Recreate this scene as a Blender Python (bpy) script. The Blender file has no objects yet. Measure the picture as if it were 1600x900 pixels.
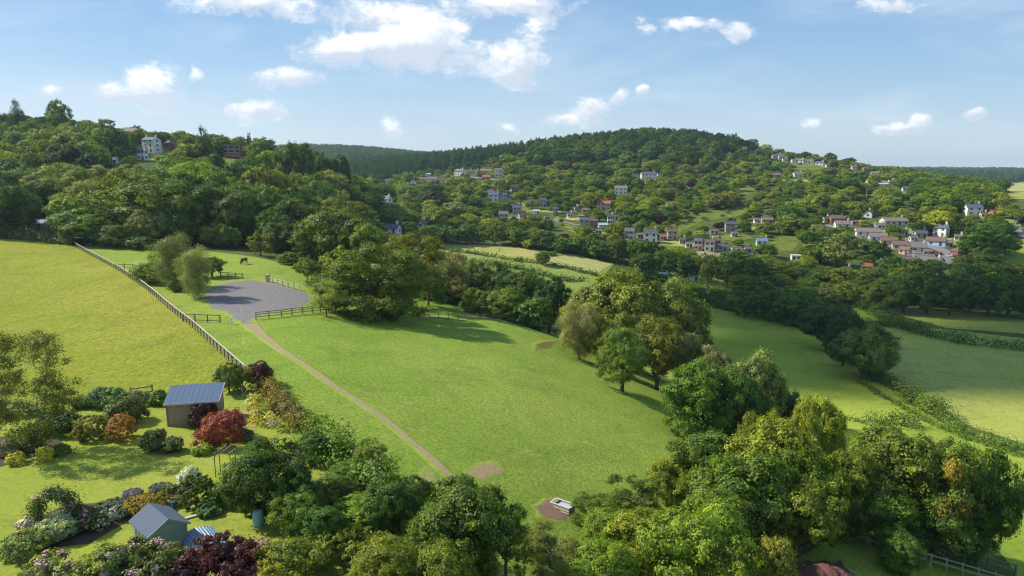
import bpy, math, random
import numpy as np
from mathutils import Vector, Matrix
from mathutils.geometry import delaunay_2d_cdt
R = math.radians
SC = bpy.context.scene
COL = SC.collection
# ---------------------------------------------------------------- camera
F, PITCH, CZ = 1066.7, R(9.7), 22.0
CP, SP = math.cos(PITCH), math.sin(PITCH)
cam = bpy.data.cameras.new('camera'); cam.sensor_width = 36; cam.lens = 24
cam.clip_start = 0.5; cam.clip_end = 20000
co = bpy.data.objects.new('camera', cam); COL.objects.link(co)
co.location = (0, 0, CZ); co.rotation_euler = (R(90) - PITCH, 0, 0)
SC.camera = co
SC.view_settings.view_transform = 'Standard'; SC.view_settings.look = 'None'
SC.view_settings.gamma = 1; SC.view_settings.exposure = 0.42
SC.cycles.max_bounces = 5; SC.cycles.diffuse_bounces = 2; SC.cycles.glossy_bounces = 1
SC.cycles.transmission_bounces = 3; SC.cycles.transparent_max_bounces = 6; SC.cycles.volume_bounces = 0
SC.cycles.use_denoising = True; SC.cycles.filter_width = 1.15
SC.cycles.caustics_reflective = False; SC.cycles.caustics_refractive = False

def ray(u, v):
    a = (u - 800) / F; b = -(v - 450) / F
    return a, CP + b * SP, -SP + b * CP
# ---------------------------------------------------------------- sun + sky
SUN_EL, SUN_AZ = R(40), R(-14)
S = Vector((-math.cos(SUN_EL) * math.cos(SUN_AZ), -math.cos(SUN_EL) * math.sin(SUN_AZ), math.sin(SUN_EL)))
sl = bpy.data.lights.new('sun', 'SUN'); sl.energy = 5.0; sl.angle = R(0.55); sl.color = (1.0, 0.93, 0.80)
so = bpy.data.objects.new('sun', sl); COL.objects.link(so)
so.rotation_euler = S.to_track_quat('Z', 'Y').to_euler(); so.location = (-200, -50, 300)

W = bpy.data.worlds.new('World'); SC.world = W; W.use_nodes = True
nt = W.node_tree; nt.nodes.clear()
def N(tree, typ, **kw):
    n = tree.nodes.new(typ)
    for k, val in kw.items(): setattr(n, k, val)
    return n
def setin(tree, n, idx, val):
    if val is None: return
    s = n.inputs[idx]
    if isinstance(val, bpy.types.NodeSocket): tree.links.new(val, s)
    else: s.default_value = val
def M(tree, op, a, b=None, c=None, clamp=False):
    n = N(tree, 'ShaderNodeMath', operation=op, use_clamp=clamp)
    setin(tree, n, 0, a); setin(tree, n, 1, b); setin(tree, n, 2, c)
    return n.outputs[0]
def VM(tree, op, a, b=None):
    n = N(tree, 'ShaderNodeVectorMath', operation=op)
    setin(tree, n, 0, a); setin(tree, n, 1, b)
    return n.outputs[1] if op in ('LENGTH', 'DOT_PRODUCT', 'DISTANCE') else n.outputs[0]
def MIX(tree, fac, a, b, blend='MIX'):
    n = N(tree, 'ShaderNodeMix', data_type='RGBA', blend_type=blend)
    def col(x): return x if isinstance(x, bpy.types.NodeSocket) else (*x[:3], 1)
    setin(tree, n, 0, fac); setin(tree, n, 6, col(a)); setin(tree, n, 7, col(b))
    return n.outputs[2]
def NOISE(tree, vec, scale, detail=4, rough=0.55, dist=0.0):
    n = N(tree, 'ShaderNodeTexNoise'); setin(tree, n, 'Vector', vec)
    n.inputs['Scale'].default_value = scale; n.inputs['Detail'].default_value = detail
    n.inputs['Roughness'].default_value = rough; n.inputs['Distortion'].default_value = dist
    return n.outputs[0]
def RAMP(tree, fac, stops, interp='LINEAR'):
    n = N(tree, 'ShaderNodeValToRGB'); n.color_ramp.interpolation = interp
    while len(n.color_ramp.elements) < len(stops): n.color_ramp.elements.new(0.5)
    for e, (p, c) in zip(n.color_ramp.elements, stops):
        e.position = p; e.color = (*c, 1) if not isinstance(c, (int, float)) else (c, c, c, 1)
    setin(tree, n, 0, fac); return n.outputs[0]
def RNG(tree, val, a, b, c=0.0, d=1.0):
    n = N(tree, 'ShaderNodeMapRange'); n.interpolation_type = 'SMOOTHSTEP'
    setin(tree, n, 0, val)
    for i, x in enumerate((a, b, c, d)): n.inputs[i + 1].default_value = x
    return n.outputs[0]

sky = N(nt, 'ShaderNodeTexSky', sky_type='NISHITA', sun_disc=False)
sky.sun_elevation = SUN_EL; sky.sun_rotation = math.atan2(S.x, S.y) % (2 * math.pi)
sky.air_density = 1.0; sky.dust_density = 0.6; sky.ozone_density = 1.2
tc = N(nt, 'ShaderNodeTexCoord')
sep = N(nt, 'ShaderNodeSeparateXYZ'); nt.links.new(tc.outputs['Generated'], sep.inputs[0])
ay = M(nt, 'MAXIMUM', M(nt, 'ABSOLUTE', sep.outputs[1]), 0.05)
X = M(nt, 'DIVIDE', sep.outputs[0], ay); Z = M(nt, 'DIVIDE', sep.outputs[2], ay)
cx = N(nt, 'ShaderNodeCombineXYZ'); nt.links.new(X, cx.inputs[0]); nt.links.new(Z, cx.inputs[1])
P0 = cx.outputs[0]
stretch = VM(nt, 'MULTIPLY', P0, (1, 1.5, 1))
warp = N(nt, 'ShaderNodeTexNoise'); warp.inputs['Scale'].default_value = 14; warp.inputs['Detail'].default_value = 3; nt.links.new(stretch, warp.inputs['Vector'])
wv = VM(nt, 'MULTIPLY', VM(nt, 'SUBTRACT', warp.outputs[1], (.5, .5, .5)), (.05, .035, 0))
stretch2 = VM(nt, 'ADD', stretch, wv); P0w = VM(nt, 'ADD', P0, VM(nt, 'MULTIPLY', wv, (.8, .55, 0)))
nb = NOISE(nt, stretch2, 9.0, 8, 0.66)
nf = NOISE(nt, stretch2, 38.0, 7, 0.68)
nn = M(nt, 'ADD', M(nt, 'MULTIPLY', M(nt, 'SUBTRACT', nb, 0.5), 3.3), M(nt, 'MULTIPLY', M(nt, 'SUBTRACT', nf, 0.5), 3.2))
# cumulus: centre, half width, half height in the tangent frame looking level along the valley
CL = [(600,74,105,24,1.5),(655,60,66,38,1.4),(545,82,45,16,1.2),(590,28,70,18,.9),(728,90,44,22,1.0),(800,102,46,27,1.3),(832,72,16,28,.8),(828,50,22,12,.6),
      (400,4,90,16,1.1),(470,18,50,10,.7),(790,8,90,15,1.1),(845,30,25,12,.6),(242,136,40,30,1.25),(172,146,24,13,.8),(310,118,11,12,.9),
      (446,119,42,11,1.0),(398,173,40,14,1.15),(922,172,30,18,1.15),(882,189,30,8,1.0),(966,150,15,9,1.1),(998,142,11,8,1.0),
      (1154,49,24,12,1.15),(1088,38,42,9,.9),(1006,42,14,11,.6),(1400,199,32,8,1.1),(1439,190,17,12,1.0),(1267,191,13,6,.8),
      (1529,179,15,7,1.0),(84,145,17,8,.9),(1392,5,40,8,.9),(612,201,15,12,.7),(792,203,20,8,.7)]
dens = None; shade = None
for (u, v, w, h, k) in CL:
    a, y, z = ray(u, v); cxx, czz = a / y, z / y
    d = VM(nt, 'MULTIPLY', VM(nt, 'SUBTRACT', P0w, (cxx, czz, 0)), (F / (w * 1.28), F / (h * 1.42), 0))
    L = VM(nt, 'DOT_PRODUCT', d, d)
    m = M(nt, 'SUBTRACT', k, M(nt, 'MULTIPLY', L, k))
    dens = m if dens is None else M(nt, 'MAXIMUM', dens, m)
    # vertical shade : weighted relative height inside the cloud
    sp2 = VM(nt, 'DOT_PRODUCT', d, (-0.25, 1, 0))
    sw = M(nt, 'MULTIPLY', sp2, M(nt, 'MAXIMUM', m, 0.0))
    shade = sw if shade is None else M(nt, 'ADD', shade, sw)
D = M(nt, 'ADD', M(nt, 'MAXIMUM', dens, -3), nn)
alpha = RNG(nt, D, -0.15, 1.15)
# thin high veil
nv = NOISE(nt, VM(nt, 'MULTIPLY', P0w, (1.0, 4.2, 1)), 2.2, 7, 0.6, 0.5)
veil = M(nt, 'MULTIPLY', RNG(nt, nv, 0.40, 0.72), 0.62)
horiz = RNG(nt, Z, 0.20, -0.03)
# sky tint
hs = N(nt, 'ShaderNodeHueSaturation'); nt.links.new(sky.outputs[0], hs.inputs['Color'])
hs.inputs['Saturation'].default_value = 1.12; hs.inputs['Value'].default_value = 1.0
grad = RAMP(nt, M(nt, 'MULTIPLY', Z, 2.0), [(0.0, (4.3, 5.2, 5.9)), (0.10, (3.6, 4.75, 5.8)), (0.28, (2.4, 3.85, 5.5)), (0.5, (1.65, 3.1, 5.05)), (1.0, (1.1, 2.2, 4.2))])
base = MIX(nt, .72, hs.outputs[0], grad)
base = MIX(nt, veil, base, (4.9, 5.7, 6.5))
nsh = NOISE(nt, VM(nt, 'ADD', stretch2, (.012, -.02, 0)), 20.0, 6, 0.6)
shv = RNG(nt, M(nt, 'ADD', M(nt, 'MULTIPLY', shade, 1.0), M(nt, 'MULTIPLY', M(nt, 'SUBTRACT', nsh, 0.5), 2.6)), -0.45, 0.7)
ccol = MIX(nt, shv, (4.7, 5.2, 6.0), (8.3, 8.3, 8.4))
final = MIX(nt, M(nt, 'MULTIPLY', alpha, 0.93), base, ccol)
bg = N(nt, 'ShaderNodeBackground'); nt.links.new(final, bg.inputs[0]); bg.inputs[1].default_value = 0.114
wo = N(nt, 'ShaderNodeOutputWorld'); nt.links.new(bg.outputs[0], wo.inputs[0])
W.cycles.sampling_method = 'MANUAL'; W.cycles.sample_map_resolution = 512

# ---------------------------------------------------------------- terrain height table
RY = [15, 30, 45, 60, 80, 100, 125, 160, 200, 250, 300, 350, 400, 470, 550, 650, 750, 850, 1000, 1250, 1700, 2300, 3500, 7000]
TAB = {
 -300: [0,0,0,0,0,0,1,3,7,14,24,34,44,54,62,66,68,68,66,60,60,60,40,0],
 0:    [0,0,0,0,0,.2,.6,1.8,4.5,10,18,28,38,48,56,60,60,60,60,55,55,60,40,0],
 100:  [0,0,0,0,0,.2,.6,1.5,3,9,17,26,35,45,52,55,56,56,55,50,50,60,40,0],
 200:  [0,0,0,0,0,.2,.5,.8,1.4,8,17,26,34,41,46,47,47,47,46,40,45,60,40,0],
 300:  [0,0,0,0,0,.1,.4,.8,1.2,6,13,22,29,36,38,37,34,30,28,30,50,70,50,0],
 400:  [0,0,0,0,0,0,.6,.8,0,3,9,18,27,33,33,28,20,15,14,20,45,80,60,0],
 480:  [0,0,0,0,0,-.3,0,0,-2,0,5,13,21,24,20,10,2,2,10,26,50,88,70,0],
 540:  [0,-.1,-.3,-.5,-.8,-1.2,-2,-4,-8,-7,-2,4,10,10,4,-2,-3,3,18,30,52,90,70,0],
 600:  [0,-.3,-.6,-1,-1.5,-2.2,-3.2,-5.5,-12,-14,-10,-6,-4,-4,-2,0,4,14,30,34,50,86,70,0],
 700:  [-.5,-1,-1.5,-2,-2.8,-3.6,-5,-8,-18,-22,-20,-16,-12,-7,-3,2,10,24,37,40,48,75,60,0],
 800:  [-1,-2,-2.8,-3.6,-4.2,-4.6,-5.4,-12,-24,-27,-22.5,-16.5,-13,-8,-2,5,16,34,52,50,40,60,50,0],
 900:  [-2,-3.2,-4.4,-5.4,-6.4,-7.4,-10,-18,-27,-28,-25,-18,-13,-8.5,-3,6,22,42,61,55,30,50,40,0],
 1000: [-3,-4.5,-6,-7.2,-8.4,-9.6,-15,-25,-31,-31,-29,-22,-15,-12,-6,8,25,48,74,60,30,40,35,0],
 1100: [-4,-5,-6.5,-8,-10.5,-14,-20,-28,-32,-32,-30.5,-24,-17,-12,-7,6,23,47,70,52,20,30,30,0],
 1200: [-4.5,-5.5,-7,-9,-14,-20,-26,-30,-32,-33,-32,-25,-16,-10,-3,9,24,40,44,35,10,25,28,0],
 1300: [-4.5,-5.5,-7,-10,-16,-22,-28,-31,-33,-33.5,-32,-23,-13.5,-5,3,12,24,34,32,20,0,18,22,0],
 1400: [-5,-6,-7.5,-11,-17,-23,-28,-31.5,-33,-34,-32,-22.5,-13,-5,2,8,12,15,12,5,-5,10,18,0],
 1500: [-5,-6.5,-8.5,-12,-18,-24.5,-28.5,-32,-33,-34,-31,-21,-12,-4,0,3,4,2,-4,-14,-8,8,14,0],
 1600: [-6,-8,-11,-14,-20,-26,-29,-32,-33.5,-34,-29,-19.5,-11,-3,-1,0,-1,-3,-10,-16,-12,6,12,0],
 1900: [-8,-12,-15,-18,-23,-27,-30,-32,-34,-34,-28,-18,-10,-3,-1,0,-2,-5,-12,-18,-15,4,10,0],
}
us = np.array(sorted(TAB)); ss = (us - 800) / F
LT = np.array([TAB[u] for u in us], float)
NS, NL = 480, 480
SG = np.linspace(ss[0], ss[-1], NS); LG = np.linspace(math.log(15), math.log(7000), NL)
tmp = np.array([np.interp(LG, np.log(RY), row) for row in LT])
G = np.array([np.interp(SG, ss, tmp[:, j]) for j in range(NL)]).T
def blur(a, sig, axis):
    k = np.arange(-int(3 * sig), int(3 * sig) + 1); w = np.exp(-k * k / (2 * sig * sig)); w /= w.sum()
    pad = [(0, 0), (0, 0)]; pad[axis] = (len(k) // 2, len(k) // 2)
    return np.apply_along_axis(lambda r: np.convolve(r, w, 'valid'), axis, np.pad(a, pad, mode='edge'))
G = blur(blur(G, 9, 0), 6, 1)
rs = np.random.RandomState(5)
_w = [(rs.uniform(0, 6.28), rs.uniform(0, 6.28)) for _ in range(10)]
def h0(x, y):
    x = np.asarray(x, float); y = np.asarray(y, float)
    yc = np.clip(y, 15, 6900); s = np.clip(x / yc, SG[0], SG[-1])
    fi = (s - SG[0]) / (SG[-1] - SG[0]) * (NS - 1.001); fj = (np.log(yc) - LG[0]) / (LG[-1] - LG[0]) * (NL - 1.001)
    i = fi.astype(int); j = fj.astype(int); a = fi - i; b = fj - j
    z = (G[i, j] * (1 - a) + G[i + 1, j] * a) * (1 - b) + (G[i, j + 1] * (1 - a) + G[i + 1, j + 1] * a) * b
    z = z + 0.12 * np.sin(x / 9 + 1.3 * np.sin(y / 13)) * np.cos(y / 11) * np.clip(y / 100, .3, 2)
    far = np.clip((yc - 1100) / 900, 0, 1)
    z = z + far * (9 * np.sin(x / 310 + 1) * np.sin(y / 400) + 5 * np.sin(x / 130 + y / 170))
    return z
def axis(lo, hi, st, g):
    out = [0.0]
    while out[-1] < hi: out.append(out[-1] + max(st, g * abs(out[-1])))
    neg = [0.0]
    while neg[-1] > lo: neg.append(neg[-1] - max(st, g * abs(neg[-1])))
    return np.array(sorted(neg[1:]) + out)
GX = axis(-6000, 6000, 1.0, .013); GY = axis(-80, 7500, 1.0, .0115)
HX, HY = np.meshgrid(GX, GY, indexing='ij'); HZ = h0(HX, HY)
def hm(x, y):
    x = np.clip(np.asarray(x, float), GX[0] + .01, GX[-1] - .01); y = np.clip(np.asarray(y, float), GY[0] + .01, GY[-1] - .01)
    i = np.searchsorted(GX, x) - 1; j = np.searchsorted(GY, y) - 1
    a = (x - GX[i]) / (GX[i + 1] - GX[i]); b = (y - GY[j]) / (GY[j + 1] - GY[j])
    return (HZ[i, j] * (1 - a) + HZ[i + 1, j] * a) * (1 - b) + (HZ[i, j + 1] * (1 - a) + HZ[i + 1, j + 1] * a) * b
STEPS = 12 * np.exp(np.linspace(0, math.log(6500 / 12), 900))
def ground(u, v):
    a, dy, dz = ray(u, v)
    Y = STEPS; x = a / dy * Y; z = CZ + dz / dy * Y
    d = z - hm(x, Y); k = int(np.argmax(d < 0))
    if not (d < 0).any(): print('MISS', u, v); return atY(u, 450, v)
    if k == 0: k = 1
    t = d[k - 1] / (d[k - 1] - d[k] + 1e-9); yy = Y[k - 1] + t * (Y[k] - Y[k - 1])
    xx = a / dy * yy
    return Vector((xx, yy, float(hm(xx, yy))))
def atY(u, Y, v=450):
    a, dy, dz = ray(u, v); x = a / dy * Y
    return Vector((x, Y, float(hm(x, Y))))
def zat(v, Y):
    a, dy, dz = ray(800, v); return CZ + dz / dy * Y
def depth_at(Y, z): return Y * CP - (z - CZ) * SP
def proj(x, y, z):
    d = y * CP - (z - CZ) * SP; up = y * SP + (z - CZ) * CP
    return 800 + F * x / d, 450 - F * up / d
# ---------------------------------------------------------------- tagging / linking
def tag(o, label=None, cat=None, group=None, kind=None):
    if label: o['label'] = label
    if cat: o['category'] = cat
    if group: o['group'] = group
    if kind: o['kind'] = kind
    return o
def empty(name, loc, rz=0, scale=None):
    o = bpy.data.objects.new(name, None); COL.objects.link(o); o.location = loc; o.rotation_euler = (0, 0, rz)
    o.empty_display_size = 0.3
    if scale: o.scale = scale
    return o
def link(name, me, parent=None, mats=None):
    o = bpy.data.objects.new(name, me); COL.objects.link(o)
    if parent: o.parent = parent
    if mats and not me.materials:
        for m in (mats if isinstance(mats, (list, tuple)) else [mats]): me.materials.append(m)
    return o
def npmesh(name, V, Fq, mi=None, smooth=False):
    """V (n,3), Fq (m,k) constant size faces"""
    me = bpy.data.meshes.new(name); V = np.asarray(V, np.float32); Fq = np.asarray(Fq, np.int32)
    me.vertices.add(len(V)); me.vertices.foreach_set('co', V.ravel())
    m, k = Fq.shape; me.loops.add(m * k); me.polygons.add(m)
    me.loops.foreach_set('vertex_index', Fq.ravel())
    me.polygons.foreach_set('loop_start', np.arange(0, m * k, k, dtype=np.int32))
    me.polygons.foreach_set('loop_total', np.full(m, k, np.int32))
    if mi is not None: me.polygons.foreach_set('material_index', np.asarray(mi, np.int32))
    if smooth: me.polygons.foreach_set('use_smooth', np.ones(m, bool))
    me.update(calc_edges=True); return me
class MB:
    def __init__(s): s.v = []; s.f = []; s.m = []
    def add(s, vs, fs, m=0):
        b = len(s.v); s.v += [tuple(p) for p in vs]; s.f += [tuple(i + b for i in f) for f in fs]; s.m += [m] * len(fs); return s
    def box(s, c, d, rz=0, m=0, rx=0, ry=0):
        mt = Matrix.Translation(Vector(c)) @ Matrix.Rotation(rz, 4, 'Z') @ Matrix.Rotation(ry, 4, 'Y') @ Matrix.Rotation(rx, 4, 'X')
        vs = [mt @ Vector((x * d[0] / 2, y * d[1] / 2, z * d[2] / 2)) for z in (-1, 1) for (x, y) in ((-1, -1), (1, -1), (1, 1), (-1, 1))]
        return s.add(vs, [(3, 2, 1, 0), (4, 5, 6, 7), (0, 1, 5, 4), (1, 2, 6, 5), (2, 3, 7, 6), (3, 0, 4, 7)], m)
    def bar(s, a, b, w, h=None, m=0):
        a = Vector(a); b = Vector(b); h = h or w; d = (b - a).normalized()
        up = Vector((0, 0, 1)) if abs(d.z) < .95 else Vector((0, 1, 0))
        sx = d.cross(up).normalized() * w / 2; sz = sx.cross(d).normalized() * h / 2
        vs = [p + q for p in (a, b) for q in (-sx - sz, sx - sz, sx + sz, -sx + sz)]
        return s.add(vs, [(3, 2, 1, 0), (4, 5, 6, 7), (0, 1, 5, 4), (1, 2, 6, 5), (2, 3, 7, 6), (3, 0, 4, 7)], m)
    def tube(s, pts, rad, n=8, m=0, cap=True):
        pts = [Vector(p) for p in pts]; rings = []
        for i, p in enumerate(pts):
            d = (pts[min(i + 1, len(pts) - 1)] - pts[max(i - 1, 0)]).normalized()
            ax = Vector((1, 0, 0)) if abs(d.x) < .9 else Vector((0, 1, 0))
            q = d.cross(ax).normalized(); w = d.cross(q)
            rings.append([p + (q * math.cos(t) + w * math.sin(t)) * rad[i] for t in [2 * math.pi * k / n for k in range(n)]])
        vs = [p for r in rings for p in r]; fs = []
        for i in range(len(pts) - 1):
            for k in range(n): fs.append((i * n + k, i * n + (k + 1) % n, (i + 1) * n + (k + 1) % n, (i + 1) * n + k))
        if cap: fs.append(tuple(range(n))[::-1]); fs.append(tuple((len(pts) - 1) * n + k for k in range(n)))
        return s.add(vs, fs, m)
    def lathe(s, prof, n=16, c=(0, 0, 0), m=0):
        vs = [(c[0] + r * math.cos(2 * math.pi * k / n), c[1] + r * math.sin(2 * math.pi * k / n), c[2] + z) for r, z in prof for k in range(n)]
        fs = [(i * n + k, i * n + (k + 1) % n, (i + 1) * n + (k + 1) % n, (i + 1) * n + k) for i in range(len(prof) - 1) for k in range(n)]
        fs.append(tuple((len(prof) - 1) * n + k for k in range(n)))
        return s.add(vs, fs, m)
    def mesh(s, name):
        me = bpy.data.meshes.new(name); me.from_pydata(s.v, [], s.f); me.polygons.foreach_set('material_index', s.m); me.update(); return me
    def build(s, name, mats, parent=None): return link(name, s.mesh(name), parent, mats)
# ---------------------------------------------------------------- materials
def newmat(name):
    m = bpy.data.materials.new(name); m.use_nodes = True; t = m.node_tree; t.nodes.clear()
    o = N(t, 'ShaderNodeOutputMaterial'); p = N(t, 'ShaderNodeBsdfPrincipled'); t.links.new(p.outputs[0], o.inputs[0])
    g = N(t, 'ShaderNodeTexCoord').outputs['Object']
    return m, t, p, g, o
def solid(name, col, rough=.7, var=.12, scale=3.0, bump=.0, metal=0, spec=.3):
    m, t, p, g, o = newmat(name)
    n = NOISE(t, g, scale, 5, .6)
    c = MIX(t, n, [x * (1 - var * 2) for x in col], [min(1, x * (1 + var * 2)) for x in col])
    t.links.new(c, p.inputs['Base Color']); p.inputs['Roughness'].default_value = rough
    p.inputs['Metallic'].default_value = metal; p.inputs['Specular IOR Level'].default_value = spec
    if bump:
        b = N(t, 'ShaderNodeBump'); b.inputs['Strength'].default_value = bump; t.links.new(n, b.inputs['Height'])
        t.links.new(b.outputs[0], p.inputs['Normal'])
    return m
def grass(name, c1, c2, c3, big=.03, mid=.35, fine=2.2, bump=.6, dist=.12, stripes=None, c4=None, streak=(1, 1, 1), contrast=1.1, wear=None):
    m, t, p, g, o = newmat(name)
    gs = VM(t, 'MULTIPLY', g, streak)
    a = NOISE(t, g, big, 5, .6); b = NOISE(t, gs, mid, 6, .65, .5); c = NOISE(t, gs, fine, 6, .75)
    c0 = MIX(t, RNG(t, a, .36, .64), c1, c2)
    c0 = MIX(t, M(t, 'MULTIPLY', RNG(t, b, .45, .72), .75), c0, c3)
    if c4: c0 = MIX(t, M(t, 'MULTIPLY', RNG(t, NOISE(t, g, mid * 2.7, 5, .7), .56, .7), .6), c0, c4)
    if stripes:
        sc, dx, dy, amt, sc2 = stripes
        q = VM(t, 'DOT_PRODUCT', g, (dx, dy, 0))
        w = M(t, 'SINE', M(t, 'ADD', M(t, 'MULTIPLY', q, sc), M(t, 'MULTIPLY', a, 3)))
        c0 = MIX(t, M(t, 'MULTIPLY', RNG(t, w, -.4, .8), amt), c0, sc2)
    if wear:   # wear = (dirt colour A, dirt colour B): attribute 'edge' 0 border .. 1 middle
        at = N(t, 'ShaderNodeAttribute', attribute_name='edge')
        wn = M(t, 'ADD', at.outputs['Fac'], M(t, 'MULTIPLY', M(t, 'SUBTRACT', NOISE(t, g, 1.6, 6, .7), .5), wear[2] if len(wear) > 2 else 1.3))
        dirt = MIX(t, NOISE(t, g, 5, 5, .7), wear[0], wear[1])
        c0 = MIX(t, RNG(t, wn, .33, .72), c0, dirt)
    k = M(t, 'ADD', M(t, 'MULTIPLY', M(t, 'SUBTRACT', c, .5), contrast), 1.0)
    v = N(t, 'ShaderNodeVectorMath', operation='SCALE'); t.links.new(c0, v.inputs[0]); t.links.new(k, v.inputs[3])
    t.links.new(v.outputs[0], p.inputs['Base Color']); p.inputs['Roughness'].default_value = .95
    p.inputs['Specular IOR Level'].default_value = .08
    bp = N(t, 'ShaderNodeBump'); bp.inputs['Strength'].default_value = bump; bp.inputs['Distance'].default_value = dist
    t.links.new(M(t, 'ADD', c, M(t, 'MULTIPLY', b, 1.4)), bp.inputs['Height']); t.links.new(bp.outputs[0], p.inputs['Normal'])
    return m
MT = {}
MT['ground'] = grass('rough_ground', (.05, .085, .015), (.09, .12, .025), (.13, .15, .04), .02, .12, 1.0, c4=(.16, .15, .06))
MT['meadow'] = grass('hay_meadow', (.25, .29, .028), (.32, .32, .045), (.18, .235, .022), .022, .14, 2.4, bump=1.0, dist=.35, c4=(.38, .31, .11), streak=(1, .55, 1), contrast=2.0)
MT['paddock'] = grass('paddock_grass', (.195, .29, .036), (.26, .325, .052), (.15, .235, .03), .022, .16, 3.2, bump=.9, dist=.2, c4=(.36, .32, .10), contrast=2.3)
MT['lawn'] = grass('mown_lawn', (.235, .285, .036), (.275, .305, .048), (.165, .225, .028), .07, .4, 4.0, bump=.6, dist=.08, contrast=1.3)
MT['darkfield'] = grass('valley_grass', (.22, .30, .03), (.28, .335, .045), (.165, .235, .024), .018, .09, 1.3, contrast=1.3)
MT['palefield'] = grass('pale_pasture', (.30, .34, .06), (.36, .37, .09), (.23, .285, .045), .014, .11, 1.1, contrast=1.4, c4=(.23, .215, .085))
MT['brightfield'] = grass('bright_pasture', (.22, .29, .03), (.27, .32, .045), (.18, .25, .025), .03, .2, 1.3, contrast=.8)
MT['hay'] = grass('mown_hay', (.42, .37, .16), (.36, .36, .12), (.30, .33, .09), .02, .10, .8, stripes=(1.0, .55, .83, .55, (.27, .31, .08)), contrast=.5)
MT['yellowfield'] = grass('dry_pasture', (.30, .31, .06), (.38, .34, .12), (.20, .27, .035), .022, .08, .8, contrast=.5)
MT['farfield'] = grass('far_pasture', (.22, .28, .05), (.26, .29, .07), (.16, .23, .03), .02, .08, .6, contrast=.5)
MT['bracken'] = grass('bracken_bank', (.13, .18, .028), (.17, .20, .035), (.08, .13, .02), .06, .14, .7, bump=1, dist=.8, c4=(.19, .17, .06), contrast=1.8)
MT['clearing'] = grass('rough_clearing', (.15, .20, .03), (.20, .23, .05), (.08, .13, .02), .08, .12, .6, bump=1, dist=.8, c4=(.24, .21, .09), contrast=1.8)
def leafmat(name, far=False, inst=False):
    m, t, p, g, o = newmat(name)
    oi = N(t, 'ShaderNodeObjectInfo'); at = N(t, 'ShaderNodeAttribute', attribute_name='tint')
    tv = at.outputs['Fac']; r = oi.outputs['Random']
    base = oi.outputs['Color']
    if inst:
        ia = N(t, 'ShaderNodeAttribute', attribute_name='leafcol', attribute_type='INSTANCER'); base = ia.outputs['Color']
    warm = MIX(t, 1.0, base, (1.28, 1.12, .7), 'MULTIPLY'); cool = MIX(t, 1.0, base, (.72, .84, 1.15), 'MULTIPLY')
    c = MIX(t, tv, cool, warm)
    r2 = M(t, 'FRACT', M(t, 'MULTIPLY', r, 7.31)); c = MIX(t, 1.0, c, MIX(t, r2, (1.05, 1.10, .90), (1.30, 1.17, .84)), 'MULTIPLY')
    k = M(t, 'ADD', M(t, 'MULTIPLY', tv, 1.3), M(t, 'ADD', M(t, 'MULTIPLY', r, .5), .80))
    v = N(t, 'ShaderNodeVectorMath', operation='SCALE'); t.links.new(c, v.inputs[0]); t.links.new(k, v.inputs[3])
    t.links.new(v.outputs[0], p.inputs['Base Color']); p.inputs['Roughness'].default_value = .55 if not far else .8
    p.inputs['Specular IOR Level'].default_value = .28 if not far else .1
    tr = N(t, 'ShaderNodeBsdfTranslucent')
    v2 = MIX(t, 1.0, v.outputs[0], (1.5, 1.6, .6), 'MULTIPLY'); t.links.new(v2, tr.inputs[0])
    mx = N(t, 'ShaderNodeMixShader'); mx.inputs[0].default_value = .30
    t.links.new(p.outputs[0], mx.inputs[1]); t.links.new(tr.outputs[0], mx.inputs[2]); t.links.new(mx.outputs[0], o.inputs[0])
    return m
MT['leaf'] = leafmat('foliage'); MT['leaf_far'] = leafmat('foliage_far', True); MT['leaf_inst'] = leafmat('foliage_mass', True, True)
MT['bark'] = solid('bark', (.11, .085, .06), .9, .25, 6, .6)
MT['birch'] = solid('birch_bark', (.62, .6, .55), .8, .25, 9, .3)
MT['wood'] = solid('weathered_timber', (.23, .18, .13), .85, .2, 5, .3)
MT['palewood'] = solid('pale_timber', (.50, .46, .36), .8, .12, 5, .2)
MT['white'] = solid('white_render', (.80, .77, .71), .8, .04, 2)
MT['cream'] = solid('cream_render', (.62, .54, .43), .85, .07, 2)
MT['pink'] = solid('pink_render', (.55, .38, .30), .85, .08, 2)
MT['blue'] = solid('pale_blue_render', (.50, .63, .74), .8, .05, 2)
MT['stone'] = solid('rubble_stone', (.36, .32, .27), .9, .2, 1.5, .3)
MT['brick'] = solid('red_brick', (.30, .13, .08), .9, .15, 3, .2)
MT['slate'] = solid('slate', (.10, .11, .135), .6, .15, 1.5, .1)
MT['greyroof'] = solid('brown_grey_tile', (.20, .165, .145), .8, .15, 1.5, .1)
MT['brownroof'] = solid('brown_tile', (.17, .115, .09), .85, .15, 1.5, .1)
MT['redroof'] = solid('orange_tile', (.36, .15, .08), .85, .15, 1.5, .1)
MT['blueroof'] = solid('blue_sheet', (.16, .24, .33), .4, .1, 1.5)
MT['glass'] = solid('window_glass', (.03, .04, .05), .12, .1, 1, spec=.6)
MT['ghglass'] = solid('greenhouse_glass', (.42, .52, .5), .2, .08, 1, spec=.6)
MT['door'] = solid('painted_door', (.10, .08, .07), .6)
MT['road'] = solid('asphalt', (.20, .19, .20), .9, .12, .6)
MT['flower_white'] = solid('white_petals', (.72, .68, .66), .7, .08, 20)
MT['flower_pink'] = solid('pink_petals', (.60, .38, .38), .7, .12, 20)
MT['flower_yellow'] = solid('yellow_petals', (.62, .58, .05), .7, .1, 20)
MT['flower_blue'] = solid('lavender_petals', (.22, .20, .36), .7, .12, 20)
MT['flower_red'] = solid('red_leaves', (.30, .055, .035), .6, .2, 20)
MT['flower_orange'] = solid('orange_berries', (.42, .22, .03), .7, .2, 20)
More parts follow.
